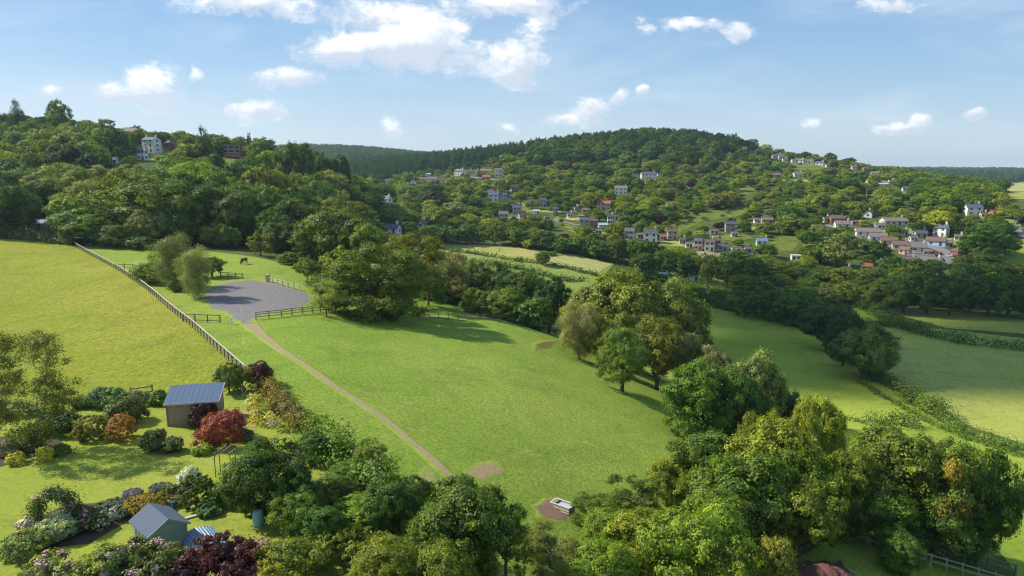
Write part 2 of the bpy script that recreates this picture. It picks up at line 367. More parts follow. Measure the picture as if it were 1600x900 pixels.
MT['flower_rose'] = solid('rose_blossom', (.50, .28, .30), .7, .15, 20)
# ---------------------------------------------------------------- ground sheet
def build_ground():
    nx, ny = len(GX), len(GY)
    V = np.stack([HX.ravel(), HY.ravel(), HZ.ravel()], 1)
    ii, jj = np.meshgrid(np.arange(nx - 1), np.arange(ny - 1), indexing='ij')
    a = (ii * ny + jj).ravel()
    Fq = np.stack([a, a + ny, a + ny + 1, a + 1], 1)
    tag(link('ground', npmesh('ground', V, Fq, smooth=True), mats=MT['ground']), kind='structure')
build_ground()
def inside(px, py, poly):
    px = np.asarray(px, float); py = np.asarray(py, float); r = np.zeros(px.shape, bool); n = len(poly)
    for i in range(n):
        x1, y1 = poly[i][:2]; x2, y2 = poly[(i + 1) % n][:2]
        if y1 == y2: continue
        c = ((y1 > py) != (y2 > py)) & (px < (x2 - x1) * (py - y1) / (y2 - y1) + x1); r ^= c
    return r
def worldpoly(pp): return [tuple(ground(u, v)[:2]) for u, v in pp]
SHEETS = []
def sheet(name, poly, mat, level=1, edge=None, fine=None, world=False, jit=0.0, kind='structure', label=None):
    wp = poly if world else worldpoly(poly)
    SHEETS.append((name, wp))
    rr = random.Random(len(name) + len(wp)); bd = []
    Ym = sum(p[1] for p in wp) / len(wp)
    st = fine * 1.2 if fine else max(1.5, .012 * Ym)
    for i, p in enumerate(wp):
        q = wp[(i + 1) % len(wp)]; L = math.dist(p, q); n = max(1, min(200, int(L / st)))
        for k in range(n):
            t = k / n; j = jit if k else 0
            bd.append((p[0] + (q[0] - p[0]) * t + rr.uniform(-j, j), p[1] + (q[1] - p[1]) * t + rr.uniform(-j, j)))
    xs = [p[0] for p in wp]; ys = [p[1] for p in wp]
    if fine: gx = np.arange(min(xs), max(xs), fine); gy = np.arange(min(ys), max(ys), fine)
    else:
        gx = GX[(GX > min(xs)) & (GX < max(xs))]; gy = GY[(GY > min(ys)) & (GY < max(ys))]
    A, B = np.meshgrid(gx, gy, indexing='ij'); A = A.ravel(); B = B.ravel()
    k = inside(A, B, bd); A = A[k]; B = B[k]
    b = np.array(bd); b2 = np.roll(b, -1, 0)
    def dist(X, Y):
        out = np.full(len(X), 1e9)
        for (x1, y1), (x2, y2) in zip(b, b2):
            dx, dy = x2 - x1, y2 - y1; L = dx * dx + dy * dy + 1e-12
            t = np.clip(((X - x1) * dx + (Y - y1) * dy) / L, 0, 1)
            out = np.minimum(out, np.hypot(X - x1 - t * dx, Y - y1 - t * dy))
        return out
    d = dist(A, B); k = d > (0.25 * (fine or 1)); A = A[k]; B = B[k]
    pts = [Vector(p) for p in bd] + [Vector((x, y)) for x, y in zip(A, B)]
    nb_ = len(bd)
    ov, oe, of, *_ = delaunay_2d_cdt(pts, [(i, (i + 1) % nb_) for i in range(nb_)], [], 1, 1e-4)
    V = np.array([(p.x, p.y) for p in ov]); un = 0.02 + .00025 * np.maximum(V[:, 1], 0); z = hm(V[:, 0], V[:, 1]) + un * level
    if edge: z = hm(V[:, 0], V[:, 1]) + un * (level - 1) - .03 + (un + .03) * np.clip(dist(V[:, 0], V[:, 1]) / edge * 2.5, 0, 1)
    T = [f for f in of if len(f) == 3]
    Fq = np.array(T)
    a = V[Fq[:, 1]] - V[Fq[:, 0]]; c = V[Fq[:, 2]] - V[Fq[:, 0]]; fl = (a[:, 0] * c[:, 1] - a[:, 1] * c[:, 0]) < 0
    Fq[fl] = Fq[fl][:, ::-1]
    me = npmesh(name, np.column_stack([V, z]), Fq, smooth=True)
    if edge:
        at = me.attributes.new('edge', 'FLOAT', 'POINT'); at.data.foreach_set('value', np.clip(dist(V[:, 0], V[:, 1]) / edge, 0, 1).astype(np.float32))
    o = link(name, me, mats=mat); tag(o, label, kind=kind); return o
P_MEADOW = [(-400,372),(0,373),(60,376),(116,384),(150,402),(186,422),(222,446),(262,480),(300,510),(345,550),(392,590),(350,612),(240,616),(110,642),(-400,692)]
P_PAD = [(118,385),(150,403),(186,423),(222,447),(262,481),(300,511),(345,551),(392,591),(410,640),(520,740),(640,860),(720,1000),(1000,1000),(1060,800),(1085,700),(1070,650),(1060,620),(985,572),(900,532),(850,513),(800,500),(760,491),(710,477),(660,468),(560,462),(500,436),(450,414),(400,402),(300,391),(200,384)]
P_LAWN = [(-300,655),(0,660),(110,643),(240,617),(350,613),(392,592),(420,650),(500,720),(560,800),(600,1000),(-300,1000)]
P_A = [(1000,476),(1110,481),(1210,499),(1280,528),(1335,566),(1352,579),(1398,608),(1440,642),(1520,686),(1700,745),(1900,800),(1900,1100),(1650,1000),(1560,860),(1330,760),(1200,700),(1050,620),(960,500)]
P_B = [(1375,508),(1450,512),(1530,521),(1600,529),(1900,560),(1900,790),(1700,735),(1600,694),(1520,668),(1450,628),(1400,594),(1355,563),(1345,520)]
P_C = [(1306,476),(1345,478),(1385,500),(1372,508),(1330,500)]
P_D = [(1365,480),(1440,484),(1520,490),(1600,500),(1900,520),(1900,550),(1600,522),(1480,513),(1420,497)]
P_FAR = [(635,386),(700,380),(830,389),(960,412),(945,430),(925,446),(912,475),(870,470),(830,440),(740,415),(650,402)]
P_HAY = [(845,409),(862,396),(900,398),(957,413),(935,427),(880,417)]
P_YEL = [(698,384),(760,381),(830,390),(860,397),(842,405),(800,405),(740,397)]
P_STRIP = [(1000,428),(1060,424),(1120,436),(1175,449),(1190,456),(1150,459),(1060,449)]
P_RE = [(1548,392),(1575,378),(1600,374),(1850,380),(1850,450),(1600,434),(1565,415)]
P_MD = [(1032,361),(1062,346),(1100,331),(1158,321),(1176,328),(1148,340),(1098,346),(1060,365)]
PATCH = [[(798,322),(815,315),(835,320),(825,333)], [(862,345),(872,335),(878,347),(905,353),(890,359)], [(1236,256),(1280,254),(1312,262),(1270,267),(1240,265)],
         [(1356,300),(1376,296),(1373,307),(1360,309)], [(1200,378),(1228,368),(1255,370),(1240,392),(1215,392)], [(1150,296),(1170,290),(1187,300),(1160,306)],
         [(332,247),(355,243),(380,250),(368,257),(340,253)], [(1318,365),(1345,368),(1350,378),(1325,376)], [(1408,300),(1418,298),(1420,306),(1410,309)], [(1385,405),(1405,408),(1402,415),(1388,413)],
         [(1110,372),(1128,372),(1120,382),(1108,381)], [(1150,395),(1170,392),(1160,402),(1145,400)]]
PF1 = [(1552,291),(1600,284),(1750,284),(1750,297),(1600,299),(1565,299)]
PF2 = [(1562,305),(1600,300),(1750,300),(1750,312),(1572,311)]
PF3 = [(546,246),(560,242),(590,243),(575,247)]
P_LOW = [(1200,900),(1290,850),(1345,838),(1450,872),(1600,912),(1750,1100),(1150,1100)]
sheet('hay_meadow', P_MEADOW, MT['meadow'])
sheet('paddock', P_PAD, MT['paddock'])
sheet('lawn', P_LAWN, MT['lawn'])
sheet('valley_field', P_A, MT['darkfield']); sheet('pale_pasture', P_B, MT['palefield'])
sheet('valley_field', P_C, MT['darkfield']); sheet('pale_pasture', P_D, MT['palefield'])
sheet('far_pasture', P_FAR, MT['farfield']); sheet('mown_hay_field', P_HAY, MT['hay'], 2); sheet('dry_field', P_YEL, MT['yellowfield'], 2)
sheet('far_pasture', P_STRIP, MT['farfield']); sheet('bright_field', P_RE, MT['brightfield']); sheet('bracken_bank', P_MD, MT['bracken'])
for i, p in enumerate(PATCH): sheet('hillside_clearing', p, MT['bracken'] if i in (4, 5) else MT['clearing'])
sheet('distant_field', PF1, MT['hay']); sheet('distant_field', PF2, MT['yellowfield']); sheet('distant_field', PF3, MT['yellowfield'])
sheet('lower_paddock', P_LOW, MT['paddock'], 2)
# gravel yard with worn grassy edges, foot track, mud patches
MT['gravel'] = grass('gravel_yard', (.195,.29,.036), (.26,.325,.052), (.15,.235,.03), .03, .25, 2.6, wear=((.12,.11,.11),(.27,.25,.245), 1.4), contrast=1.6)
MT['track'] = grass('worn_track', (.195,.29,.036), (.26,.325,.052), (.15,.235,.03), .03, .25, 2.6, wear=((.24,.19,.09),(.40,.31,.19),2.0), contrast=.9)
MT['mud'] = grass('bare_mud', (.195,.29,.036), (.26,.325,.052), (.15,.235,.03), .03, .25, 2.6, wear=((.27,.20,.09),(.38,.28,.16), 3.0), contrast=.9)
MT['mud2'] = grass('trodden_mud', (.195,.29,.036), (.26,.325,.052), (.15,.235,.03), .03, .25, 2.6, wear=((.20,.12,.08),(.29,.19,.12), 2.2), contrast=.7)
MT['weeds'] = grass('weedy_patch', (.195,.29,.036), (.26,.325,.052), (.15,.235,.03), .03, .25, 2.6, wear=((.10,.12,.02),(.22,.15,.06)), contrast=1.2)
P_YARD = [(306,468),(312,456),(330,446),(352,441),(395,437),(430,442),(470,453),(492,460),(500,474),(470,486),(440,490),(415,494),(403,500),(414,514),(392,521),(372,513),(360,503),(345,490),(318,482)]
sheet('gravel_yard', P_YARD, MT['gravel'], 2, edge=2.1, fine=.5, jit=.35)
def ribbon(pp, w):
    pts = [ground(u, v) for u, v in pp]; L = []; Rr = []
    for i, p in enumerate(pts):
        d = (pts[min(i + 1, len(pts) - 1)] - pts[max(i - 1, 0)]); d.z = 0; d.normalize(); n = Vector((-d.y, d.x, 0))
        ww = w[i] if isinstance(w, (list, tuple)) else w
        L.append(tuple((p + n * ww / 2)[:2])); Rr.append(tuple((p - n * ww / 2)[:2]))
    return L + Rr[::-1]
TRK = [(390,507),(412,527),(440,548),(480,574),(520,603),(560,628),(600,655),(640,689),(675,718),(700,742),(730,768)]
sheet('footpath', ribbon(TRK, [2.6,1.7,1.35,1.3,1.4,1.25,1.4,1.2,1.35,1.4,1.4]), MT['track'], 3, edge=.62, fine=.22, world=True)
def blob(u, v, ru, rv, n=18, seed=1):
    r = random.Random(seed)
    return [(u + ru * math.cos(t) * (k := r.uniform(.8, 1.15)), v + rv * math.sin(t) * k) for t in [2 * math.pi * i / n for i in range(n)]]
sheet('mud_patch', blob(757, 738, 36, 18, seed=2), MT['mud'], 2.4, edge=1.1, fine=.3)
sheet('mud_patch', blob(868, 798, 38, 21, seed=3), MT['mud2'], 2.4, edge=.7, fine=.25)
sheet('mud_patch', blob(668, 748, 24, 26, seed=5), MT['mud'], 2.0, edge=1.6, fine=.3)
sheet('weed_patch', blob(852, 541, 24, 11, seed=4), MT['weeds'], 2.4, edge=1.6, fine=.5)
sheet('village_road', ribbon([(1430,378),(1462,388),(1482,396),(1478,408),(1500,416),(1530,428)], 7), MT['road'], 3, world=True)
sheet('village_road', ribbon([(1592,338),(1590,352),(1596,372)], 3), MT['road'], 3, world=True)
LANES = [[(668,290),(700,284),(735,277),(775,282),(800,300)],[(800,344),(830,338),(870,345),(900,352),(960,352)],[(905,338),(930,336),(965,338)],[(1075,398),(1110,398),(1150,402),(1185,394)],[(1290,352),(1325,362),(1365,374),(1410,392),(1432,400)],[(1340,344),(1380,356),(1425,366),(1462,374)],[(1205,262),(1240,262),(1290,263)],[(1500,345),(1530,343),(1570,345)],[(1090,428),(1060,438),(1030,436)]]
for L_ in LANES: sheet('village_lane', ribbon(L_, 4.5), MT['road'], 3, world=True)
rl = random.Random(9)
for (u, v) in [(675,289),(722,280),(765,290),(775,320),(808,342),(850,330),(905,342),(945,336),(918,362),(972,309),(1015,286),(990,382),(1025,384),(1055,380),(1100,397),(1135,398),(1142,370),(1200,356),(1248,282),(1310,362),(1345,348),(1360,382),(1400,360),(1445,380),(1480,376),(1520,342),(1550,345),(1385,300),(1370,282),(240,250),(455,278)]:
    p_ = ground(u, v); rr_ = p_.y * .018 + 3; n_ = 9
    sheet('garden_lawn', [(p_.x + rr_ * math.cos(t) * rl.uniform(.8, 1.6), p_.y - 2 + rr_ * .8 * math.sin(t) * rl.uniform(.7, 1.2)) for t in [6.283 * k / n_ for k in range(n_)]], MT[rl.choice(['farfield', 'clearing', 'farfield', 'yellowfield'])], 1.5, world=True)
MT['soil'] = solid('bed_soil', (.07, .05, .03), .95, .25, 2, .5)
sheet('flower_bed', [(-60,690),(20,682),(95,690),(110,702),(60,712),(0,730),(-60,745)], MT['soil'], 2)
sheet('flower_bed', [(40,822),(100,790),(190,785),(250,765),(300,760),(300,785),(250,800),(200,815),(140,850),(60,860)], MT['soil'], 2)
sheet('flower_bed', [(222,690),(262,682),(285,705),(250,712),(225,702)], solid('dry_mulch', (.22,.17,.07), .95, .2, 4, .4), 2)
sheet('bare_strip', [(352,640),(398,640),(400,668),(380,668)], solid('dry_turf', (.30,.27,.08), .95, .15, 2), 2)
# ---------------------------------------------------------------- foliage generators
def foliage(name, C, Rr, n, leaf, seed, ncl=260, cs=.11, up=.25, jitter=.55, droop=0.0, blossom=0.0, aspect=.6, fill=.06, cull=.72, upbias=.15):
    r = np.random.RandomState(seed); C = np.asarray(C, float); Rr = np.asarray(Rr, float)
    if Rr.ndim == 1: Rr = np.repeat(Rr[:, None], 3, 1)
    ar = (Rr[:, 0] * Rr[:, 1] + Rr[:, 0] * Rr[:, 2] + Rr[:, 1] * Rr[:, 2]); pr = ar / ar.sum()
    cc = []; cn = []; cr = []; need = ncl; tries = 0
    while need > 0 and tries < 12:
        tries += 1; m = need * 3
        li = r.choice(len(C), m, p=pr); d = r.normal(size=(m, 3)); d[:, 2] += upbias; d /= np.linalg.norm(d, axis=1)[:, None]
        p = C[li] + d * Rr[li] * r.uniform(.86, 1.05, (m, 1))
        ok = np.ones(m, bool)
        for k in range(len(C)):
            q = (p - C[k]) / Rr[k]; ok &= ~((np.einsum('ij,ij->i', q, q) < cull * cull) & (li != k))
        idx = np.nonzero(ok)[0][:need]
        cc.append(p[idx]); cn.append(d[idx]); cr.append(Rr[li[idx]].mean(1)); need -= len(idx)
    cc = np.concatenate(cc); cn = np.concatenate(cn); cr = np.concatenate(cr); K = len(cc)
    ct = r.normal(0, .20, K); size = r.uniform(.7, 1.35, K)
    ci = r.choice(K, n, p=size / size.sum())
    off = r.normal(size=(n, 3)); rad = cr[ci] * 0 + (Rr.mean() * cs * 4.2) * size[ci]
    off = off * rad[:, None] * .42; off[:, 2] *= .75
    off[:, 2] -= droop * np.abs(r.normal(size=n)) * rad
    p = cc[ci] + off
    inner = r.rand(n) < fill
    p[inner] = C[r.choice(len(C), inner.sum())] + r.normal(size=(inner.sum(), 3)) * Rr.mean() * .38
    nrm = cn[ci] * 1.0 + off / (np.linalg.norm(off, axis=1)[:, None] + 1e-6) * .5 + r.normal(size=(n, 3)) * jitter * .75; nrm[:, 2] += up
    nrm /= np.linalg.norm(nrm, axis=1)[:, None]
    t = r.normal(size=(n, 3)); t[:, 2] -= droop * 2; t -= nrm * np.einsum('ij,ij->i', t, nrm)[:, None]; t /= np.linalg.norm(t, axis=1)[:, None]
    b = np.cross(nrm, t); s = (leaf * r.uniform(.6, 1.35, n))[:, None] * .5
    V = np.stack([p + t * s, p + b * s * aspect + nrm * s * .25, p - t * s, p - b * s * aspect + nrm * s * .25], 1).reshape(-1, 3)
    Fq = np.arange(n * 4).reshape(-1, 4)
    tint = np.clip(.45 + ct[ci] + r.normal(0, .16, n), 0, 1).astype(np.float32)
    mi = None
    if blossom > 0:
        bc = r.rand(K) < blossom * 1.4
        mi = ((bc[ci] & (r.rand(n) < .62)) | (r.rand(n) < blossom * .25)).astype(np.int32)
        outer = np.einsum('ij,ij->i', off, cn[ci]) > -.1 * rad; mi = mi * outer
    me = npmesh(name, V, Fq, mi)
    a = me.attributes.new('tint', 'FLOAT', 'FACE'); a.data.foreach_set('value', tint)
    return me
def norm_mesh(me, w=10., h=10., z0=None):
    n = len(me.vertices); V = np.empty(n * 3, np.float32); me.vertices.foreach_get('co', V); V = V.reshape(-1, 3)
    c = (np.percentile(V[:, 0], 1) + np.percentile(V[:, 0], 99)) / 2; c2 = (np.percentile(V[:, 1], 1) + np.percentile(V[:, 1], 99)) / 2
    wx = (np.percentile(V[:, 0], 99) - np.percentile(V[:, 0], 1)); top = np.percentile(V[:, 2], 99.7)
    V[:, 0] = (V[:, 0] - c) * w / wx; V[:, 1] = (V[:, 1] - c2) * w / wx; V[:, 2] *= h / top
    me.vertices.foreach_set('co', V.ravel()); me.update(); return me
def lobes(kind, seed):
    r = random.Random(seed); C = []; Q = []
    def shell(cx, cy, cz, rx, ry, rz, n, f, r0, r1, zmin=-.6):
        k = 0
        while k < n:
            t = r.uniform(0, 2 * math.pi); z = r.uniform(zmin, 1); q = math.sqrt(max(0, 1 - z * z)); ff = f * r.uniform(.85, 1.12)
            C.append((cx + rx * ff * q * math.cos(t), cy + ry * ff * q * math.sin(t), cz + rz * ff * z)); a = r.uniform(r0, r1)
            Q.append((a, a, a * r.uniform(.7, .95))); k += 1
    if kind == 'round': shell(0, 0, 5.4, 5, 5, 4.6, 26, .66, 1.2, 2.1); C.append((0, 0, 5.4)); Q.append((3, 3, 3))
    elif kind == 'oak': shell(0, 0, 5.2, 5, 4.6, 4.4, 30, .72, 1.0, 1.9); C.append((.3, 0, 5)); Q.append((2.8, 2.6, 2.6))
    elif kind == 'lumpy': shell(-1, 0, 4.6, 4, 4, 3.8, 17, .7, 1.1, 1.9); shell(1.8, .4, 5.8, 3.2, 3.4, 3.9, 15, .7, .9, 1.6); C.append((0, 0, 5)); Q.append((2.4, 2.4, 2.6))
    elif kind == 'tall': shell(0, 0, 5.4, 5, 5, 4.5, 28, .68, 1.2, 2.0, -.85); C.append((0, 0, 5)); Q.append((2.5, 2.5, 3.3))
    elif kind == 'conifer':
        for k in range(13):
            z = .8 + k * .7; rr = 4.4 * (1 - k / 13.5) ** .85 + .25
            for i in range(7 if k < 9 else 4):
                t = r.uniform(0, 6.28); C.append((rr * .62 * math.cos(t), rr * .62 * math.sin(t), z)); Q.append((rr * .42 + .2, rr * .42 + .2, .6))
    elif kind == 'birch':
        for k in range(30):
            z = r.uniform(2.0, 9.2); e = math.sin(math.pi * min(1, (10.3 - z) / 8.6)) ** .7 * 3.4; t = r.uniform(0, 6.28); q = e * r.uniform(.3, .85)
            C.append((q * math.cos(t), q * math.sin(t), z)); a = r.uniform(.9, 1.5); Q.append((a, a, a * 1.25))
    elif kind == 'swept':
        for k in range(44):
            u = r.uniform(-1, 1); t = r.uniform(0, 6.28); q = math.sqrt(r.uniform(0, 1))
            x = u * 4.6; top = 9.3 - 2.6 * abs(u - .05) ** 1.7 - (1.8 if u < -.55 else 0); bot = .5 + (1.3 if u < -.4 else 0)
            z = r.uniform(bot, top); w = math.sqrt(max(.05, 1 - u * u)) * 4
            C.append((x, q * w * math.sin(t), z)); a = r.uniform(1.0, 1.75); Q.append((a * 1.15, a, a * .85))
    elif kind == 'bush':
        shell(0, 0, 3.2, 5, 5, 6.2, 20, .62, 1.5, 2.5, -.25); C.append((0, 0, 4)); Q.append((3.6, 3.6, 3.8))
    elif kind == 'dome':
        C += [(0, 0, 3.8)]; Q += [(4.2, 4.2, 5.2)]; shell(0, 0, 3.6, 4.4, 4.4, 5.6, 9, .8, .9, 1.5, -.3)
    elif kind == 'loose':
        for k in range(30):
            t = r.uniform(0, 6.28); z = r.uniform(1.6, 9.2); q = 4.4 * math.sqrt(max(.05, 1 - ((z - 5) / 5.2) ** 2)) * r.uniform(.35, .95)
            C.append((q * math.cos(t), q * math.sin(t), z)); a = r.uniform(.6, 1.35); Q.append((a, a, a * .85))
    elif kind == 'sparse':
        for k in range(34):
            t = r.uniform(0, 6.28); z = r.uniform(2.2, 9.4); q = 4.8 * math.sqrt(max(.05, 1 - ((z - 5.4) / 5) ** 2)) * r.uniform(.2, 1)
            C.append((q * math.cos(t), q * math.sin(t), z)); a = r.uniform(.5, 1.0); Q.append((a * 1.3, a * 1.3, a * .55))
    return C, Q
KP = {  # n0, leaf0, clusters, cs, droop, jitter, aspect
 'round': (30000, .27, 420, .095, 0, .55, .62), 'oak': (32000, .26, 480, .10, 0, .6, .62), 'lumpy': (32000, .26, 470, .10, 0, .6, .62), 'tall': (30000, .26, 440, .10, 0, .55, .62),
 'conifer': (26000, .26, 500, .16, .25, .5, .35), 'birch': (24000, .22, 330, .15, .7, .7, .45), 'swept': (44000, .27, 620, .11, -.1, .6, .45),
 'bush': (26000, .30, 380, .08, 0, .6, .6), 'dome': (22000, .27, 420, .06, 0, .5, .6), 'loose': (20000, .25, 360, .14, .1, .7, .5), 'sparse': (9000, .22, 260, .22, .1, .8, .5)}
LEAFS = {}
def crown_mesh(kind, lod, var=0):
    key = (kind, lod, var)
    if key not in LEAFS:
        n, lf, cl, cs, dr, ji, asp = KP[kind]; C, Q = lobes(kind, 11 + 7 * var + len(kind))
        div, mul, cd = ((1, 1, 1), (4.2, 1.75, 1.6), (17, 3.3, 3.6))[lod]
        me = foliage(f'{kind}_crown', C, Q, int(n / div), lf * mul, 100 + var * 13 + lod, ncl=int(cl / cd), cs=cs * (1, 1.1, 1.35)[lod], droop=dr, jitter=ji, aspect=min(.8, asp * (1, 1.15, 1.3)[lod]))
        norm_mesh(me); me.materials.append(MT['leaf'] if lod < 2 else MT['leaf_far']); LEAFS[key] = me
    return LEAFS[key]
TRUNKS = {}
def trunk_mesh(kind, bark):
    key = (kind, bark)
    if key not in TRUNKS:
        r = random.Random(len(kind) * 7); m = MB()
        if kind in ('bush', 'dome'):
            for k in range(6):
                t = k * 1.05; m.tube([(.3 * math.cos(t), .3 * math.sin(t), -.3), (1.2 * math.cos(t), 1.2 * math.sin(t), 3), (2.2 * math.cos(t), 2.2 * math.sin(t), 6.4)], [.16, .1, .04], 5)
        else:
            top = 9.2 if kind in ('conifer', 'birch') else 5.6; r0 = .38 if kind not in ('birch', 'sparse') else .2
            m.tube([(0, 0, -.5), (0, 0, .3), (.08, .05, 2), (-.05, .1, 3.8), (.1, 0, top)], [r0 * 1.35, r0, r0 * .8, r0 * .6, .07], 8)
            nb2 = 10 if kind != 'conifer' else 5
            for k in range(nb2):
                t = k * 2.4 + r.uniform(-.3, .3); z = r.uniform(1.8, 4.6) if kind != 'birch' else 2 + k * .65
                q = r.uniform(2.2, 3.6) * (1 if kind not in ('birch', 'conifer') else .45); up_ = r.uniform(2, 4) * (1 if kind != 'birch' else .5)
                m.tube([(0, 0, z), (q * .45 * math.cos(t), q * .45 * math.sin(t), z + up_ * .35), (q * math.cos(t), q * math.sin(t), z + up_)], [r0 * .42, r0 * .27, .04], 5)
                if kind in ('sparse', 'loose', 'birch'):
                    for e in (-.5, .6): m.tube([(q * .5 * math.cos(t), q * .5 * math.sin(t), z + up_ * .4), (q * 1.1 * math.cos(t + e), q * 1.1 * math.sin(t + e), z + up_ * 1.05)], [r0 * .2, .03], 4)
        me = m.mesh('trunk'); me.materials.append(MT[bark]); TRUNKS[key] = me
    return TRUNKS[key]
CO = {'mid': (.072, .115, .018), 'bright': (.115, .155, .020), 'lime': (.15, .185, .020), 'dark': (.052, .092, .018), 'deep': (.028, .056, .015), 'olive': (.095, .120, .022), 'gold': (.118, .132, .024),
      'brown': (.095, .092, .028), 'purple': (.055, .022, .028), 'pale': (.135, .165, .055), 'conifer': (.022, .050, .021), 'bluegreen': (.09, .15, .085), 'grey': (.13, .145, .07), 'orange': (.21, .115, .025),
      'red': (.22, .05, .035), 'silver': (.28, .32, .23), 'white': (.45, .45, .36), 'yellow': (.28, .26, .03)}
rng = random.Random(77)
TREES = []   # (pos, width, height) of everything planted by hand, for spacing
def tree(pos, w, h, kind, col, label=None, cat='tree', group=None, name=None, lod=None, bark='bark', rz=None, var=None, sink=None):
    if sink is None: sink = .07 * h if kind in ('round', 'oak', 'lumpy', 'tall') and 'lone' not in (label or '') and 'trunk' not in (label or '') else 0
    Y = pos[1]; px = w * F / max(Y, 10)
    if lod is None: lod = 0 if (Y < 118 and px > 26) or px > 58 else (1 if px > 12 else 2)
    if rz is None: rz = 0 if kind == 'swept' else rng.uniform(0, 6.28)
    if var is None: var = rng.randrange(2) if kind in ('round', 'oak', 'lumpy', 'bush', 'loose', 'tall') else 0
    o = empty(name or {'conifer': 'conifer_tree', 'birch': 'birch_tree', 'bush': 'shrub', 'dome': 'shrub'}.get(kind, 'broadleaf_tree'), (pos[0], pos[1], pos[2] - sink), rz, (w / 10, w / 10, h / 10))
    if kind in ('round', 'oak', 'lumpy', 'tall', 'loose', 'birch', 'sparse') and lod < 2 and w > 2:
        o.rotation_euler = (R(rng.uniform(-4, 4)), R(rng.uniform(-4, 4)), rz)
    c = CO[col] if isinstance(col, str) else col; j = [rng.uniform(.92, 1.1) for _ in range(3)]
    cr = link('crown' if kind not in ('bush', 'dome') else 'foliage', crown_mesh(kind, lod, var), o); cr.color = (*[a * b for a, b in zip(c, j)], 1)
    tr_ = link('trunk' if kind not in ('bush', 'dome') else 'stem', trunk_mesh(kind, bark), o)
    tag(o, label, cat if kind not in ('bush', 'dome') or cat != 'tree' else 'shrub', group); TREES.append((pos[0], pos[1], w, h)); return o
def T(u, vtop, wpx, kind, col, label, Y=None, base=None, **k):
    """place a tree: known foot pixel (base) or known distance Y; top pixel gives its height"""
    p = ground(u, base) if base else atY(u, Y, vtop)
    zt = zat(vtop, p[1]); d = depth_at(p[1], (zt + p[2]) / 2)
    if zt - p[2] < wpx * d / F * .35: print('LOW', label, round(zt - p[2], 1), round(wpx * d / F, 1), round(p[1]))
    return tree(p, wpx * d / F, max(.5, zt - p[2]), kind, col, label, **k)
# ---------------------------------------------------------------- hand placed trees
# left wood
T(232,266,140,'round','mid','broad rounded green tree, biggest and leftmost at the front of the dark wood',Y=200)
T(318,262,125,'oak','mid','tall green tree at the front of the dark wood, second from its left end',Y=205)
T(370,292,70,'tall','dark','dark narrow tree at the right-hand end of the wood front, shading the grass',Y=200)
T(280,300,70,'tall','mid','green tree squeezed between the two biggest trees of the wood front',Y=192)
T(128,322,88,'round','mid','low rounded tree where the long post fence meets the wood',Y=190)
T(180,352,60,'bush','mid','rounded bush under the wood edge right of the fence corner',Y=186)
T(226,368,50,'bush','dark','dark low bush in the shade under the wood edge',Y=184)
T(30,322,46,'round','purple','small purple-leaved tree beside the blue-grey shed roof',Y=208)
T(64,302,60,'loose','mid','loose mid green tree behind the blue-grey shed roof',Y=225)
T(117,268,52,'birch','pale','slender pale green tree rising above the hedge corner',Y=240)
T(150,275,80,'round','mid','green tree behind the wood, above the fence corner',Y=235)
T(405,250,54,'tall','olive','olive tall tree behind the right end of the wood',Y=275)
T(455,217,60,'oak','mid','spreading tree on the skyline left of the gap in the hills',Y=330)
T(410,212,44,'round','mid','rounded tree on the skyline beside the modern brick house',Y=420)
T(388,208,12,'conifer','conifer','thin dark conifer on the skyline right of the modern brick house',Y=440)
T(528,236,34,'round','deep','small dark tree at the right end of the left-hand skyline',Y=370)
T(498,232,44,'round','dark','dark tree on the left-hand skyline beside its right end',Y=365)
T(314,199,34,'conifer','conifer','dark broad conifer between the brick house and the modern house',Y=345)
T(22,157,30,'conifer','conifer','tall dark conifer on the skyline at the far left',Y=440)
T(85,152,34,'round','mid','rounded tree standing tallest on the left skyline beside a pale roof',Y=455)
T(165,186,24,'loose','mid','feathery tree on the left skyline before the long grey roof',Y=470)
T(338,208,46,'round','mid','rounded tree on the ridge left of the modern brick house',Y=440)
T(296,262,50,'oak','dark','dark tree below the square brick house',Y=300)
T(60,205,60,'oak','mid','green tree on the upper left slope below the pale hipped roof',Y=380)
T(405,365,36,'loose','gold','olive-gold tree at the foot of the wood near the brown horse',Y=178)
T(440,345,60,'oak','dark','dark spreading tree behind the far end of the gravel yard',Y=185)
T(522,325,118,'lumpy','olive','big olive green tree behind the windswept tree',Y=165)
T(455,392,44,'round','mid','rounded low tree at the edge of the rough grass beyond the yard',Y=165)
T(480,403,38,'round','mid','small round tree standing alone beside the pale rail fence',base=440)
T(575,345,70,'oak','mid','green tree between the big olive tree and the windswept one',Y=160)
T(640,366,90,'loose','olive','pale feathery tree rising behind the windswept tree',Y=135)
# windswept tree and its companion
T(574,384,172,'swept','mid','wind-bent broad dark green tree beside the yard casting the longest shadow on the paddock',Y=112,var=0)
T(508,436,54,'sparse','pale','thin sparse young tree by the yard fence left of the windswept tree',Y=105)
T(620,400,90,'oak','olive','olive green tree crowding the back of the windswept tree',Y=122)
# birches by the yard
T(270,366,62,'birch','grey','taller grey-green birch on the bank left of the yard',base=450,bark='birch')
T(308,386,54,'birch','grey','grey-green birch with white forked trunk at the corner of the yard',base=466,bark='birch')
T(332,402,44,'oak','mid','small green tree behind the white-trunked birch',base=434)
T(276,436,24,'bush','mid','round green bush at the foot of the taller birch',base=456)
T(242,408,60,'bush','bright','low spreading bramble bush left of the birches',base=443)
T(222,412,36,'bush','pale','pale low bramble bush beside the short fence and white post',base=434)
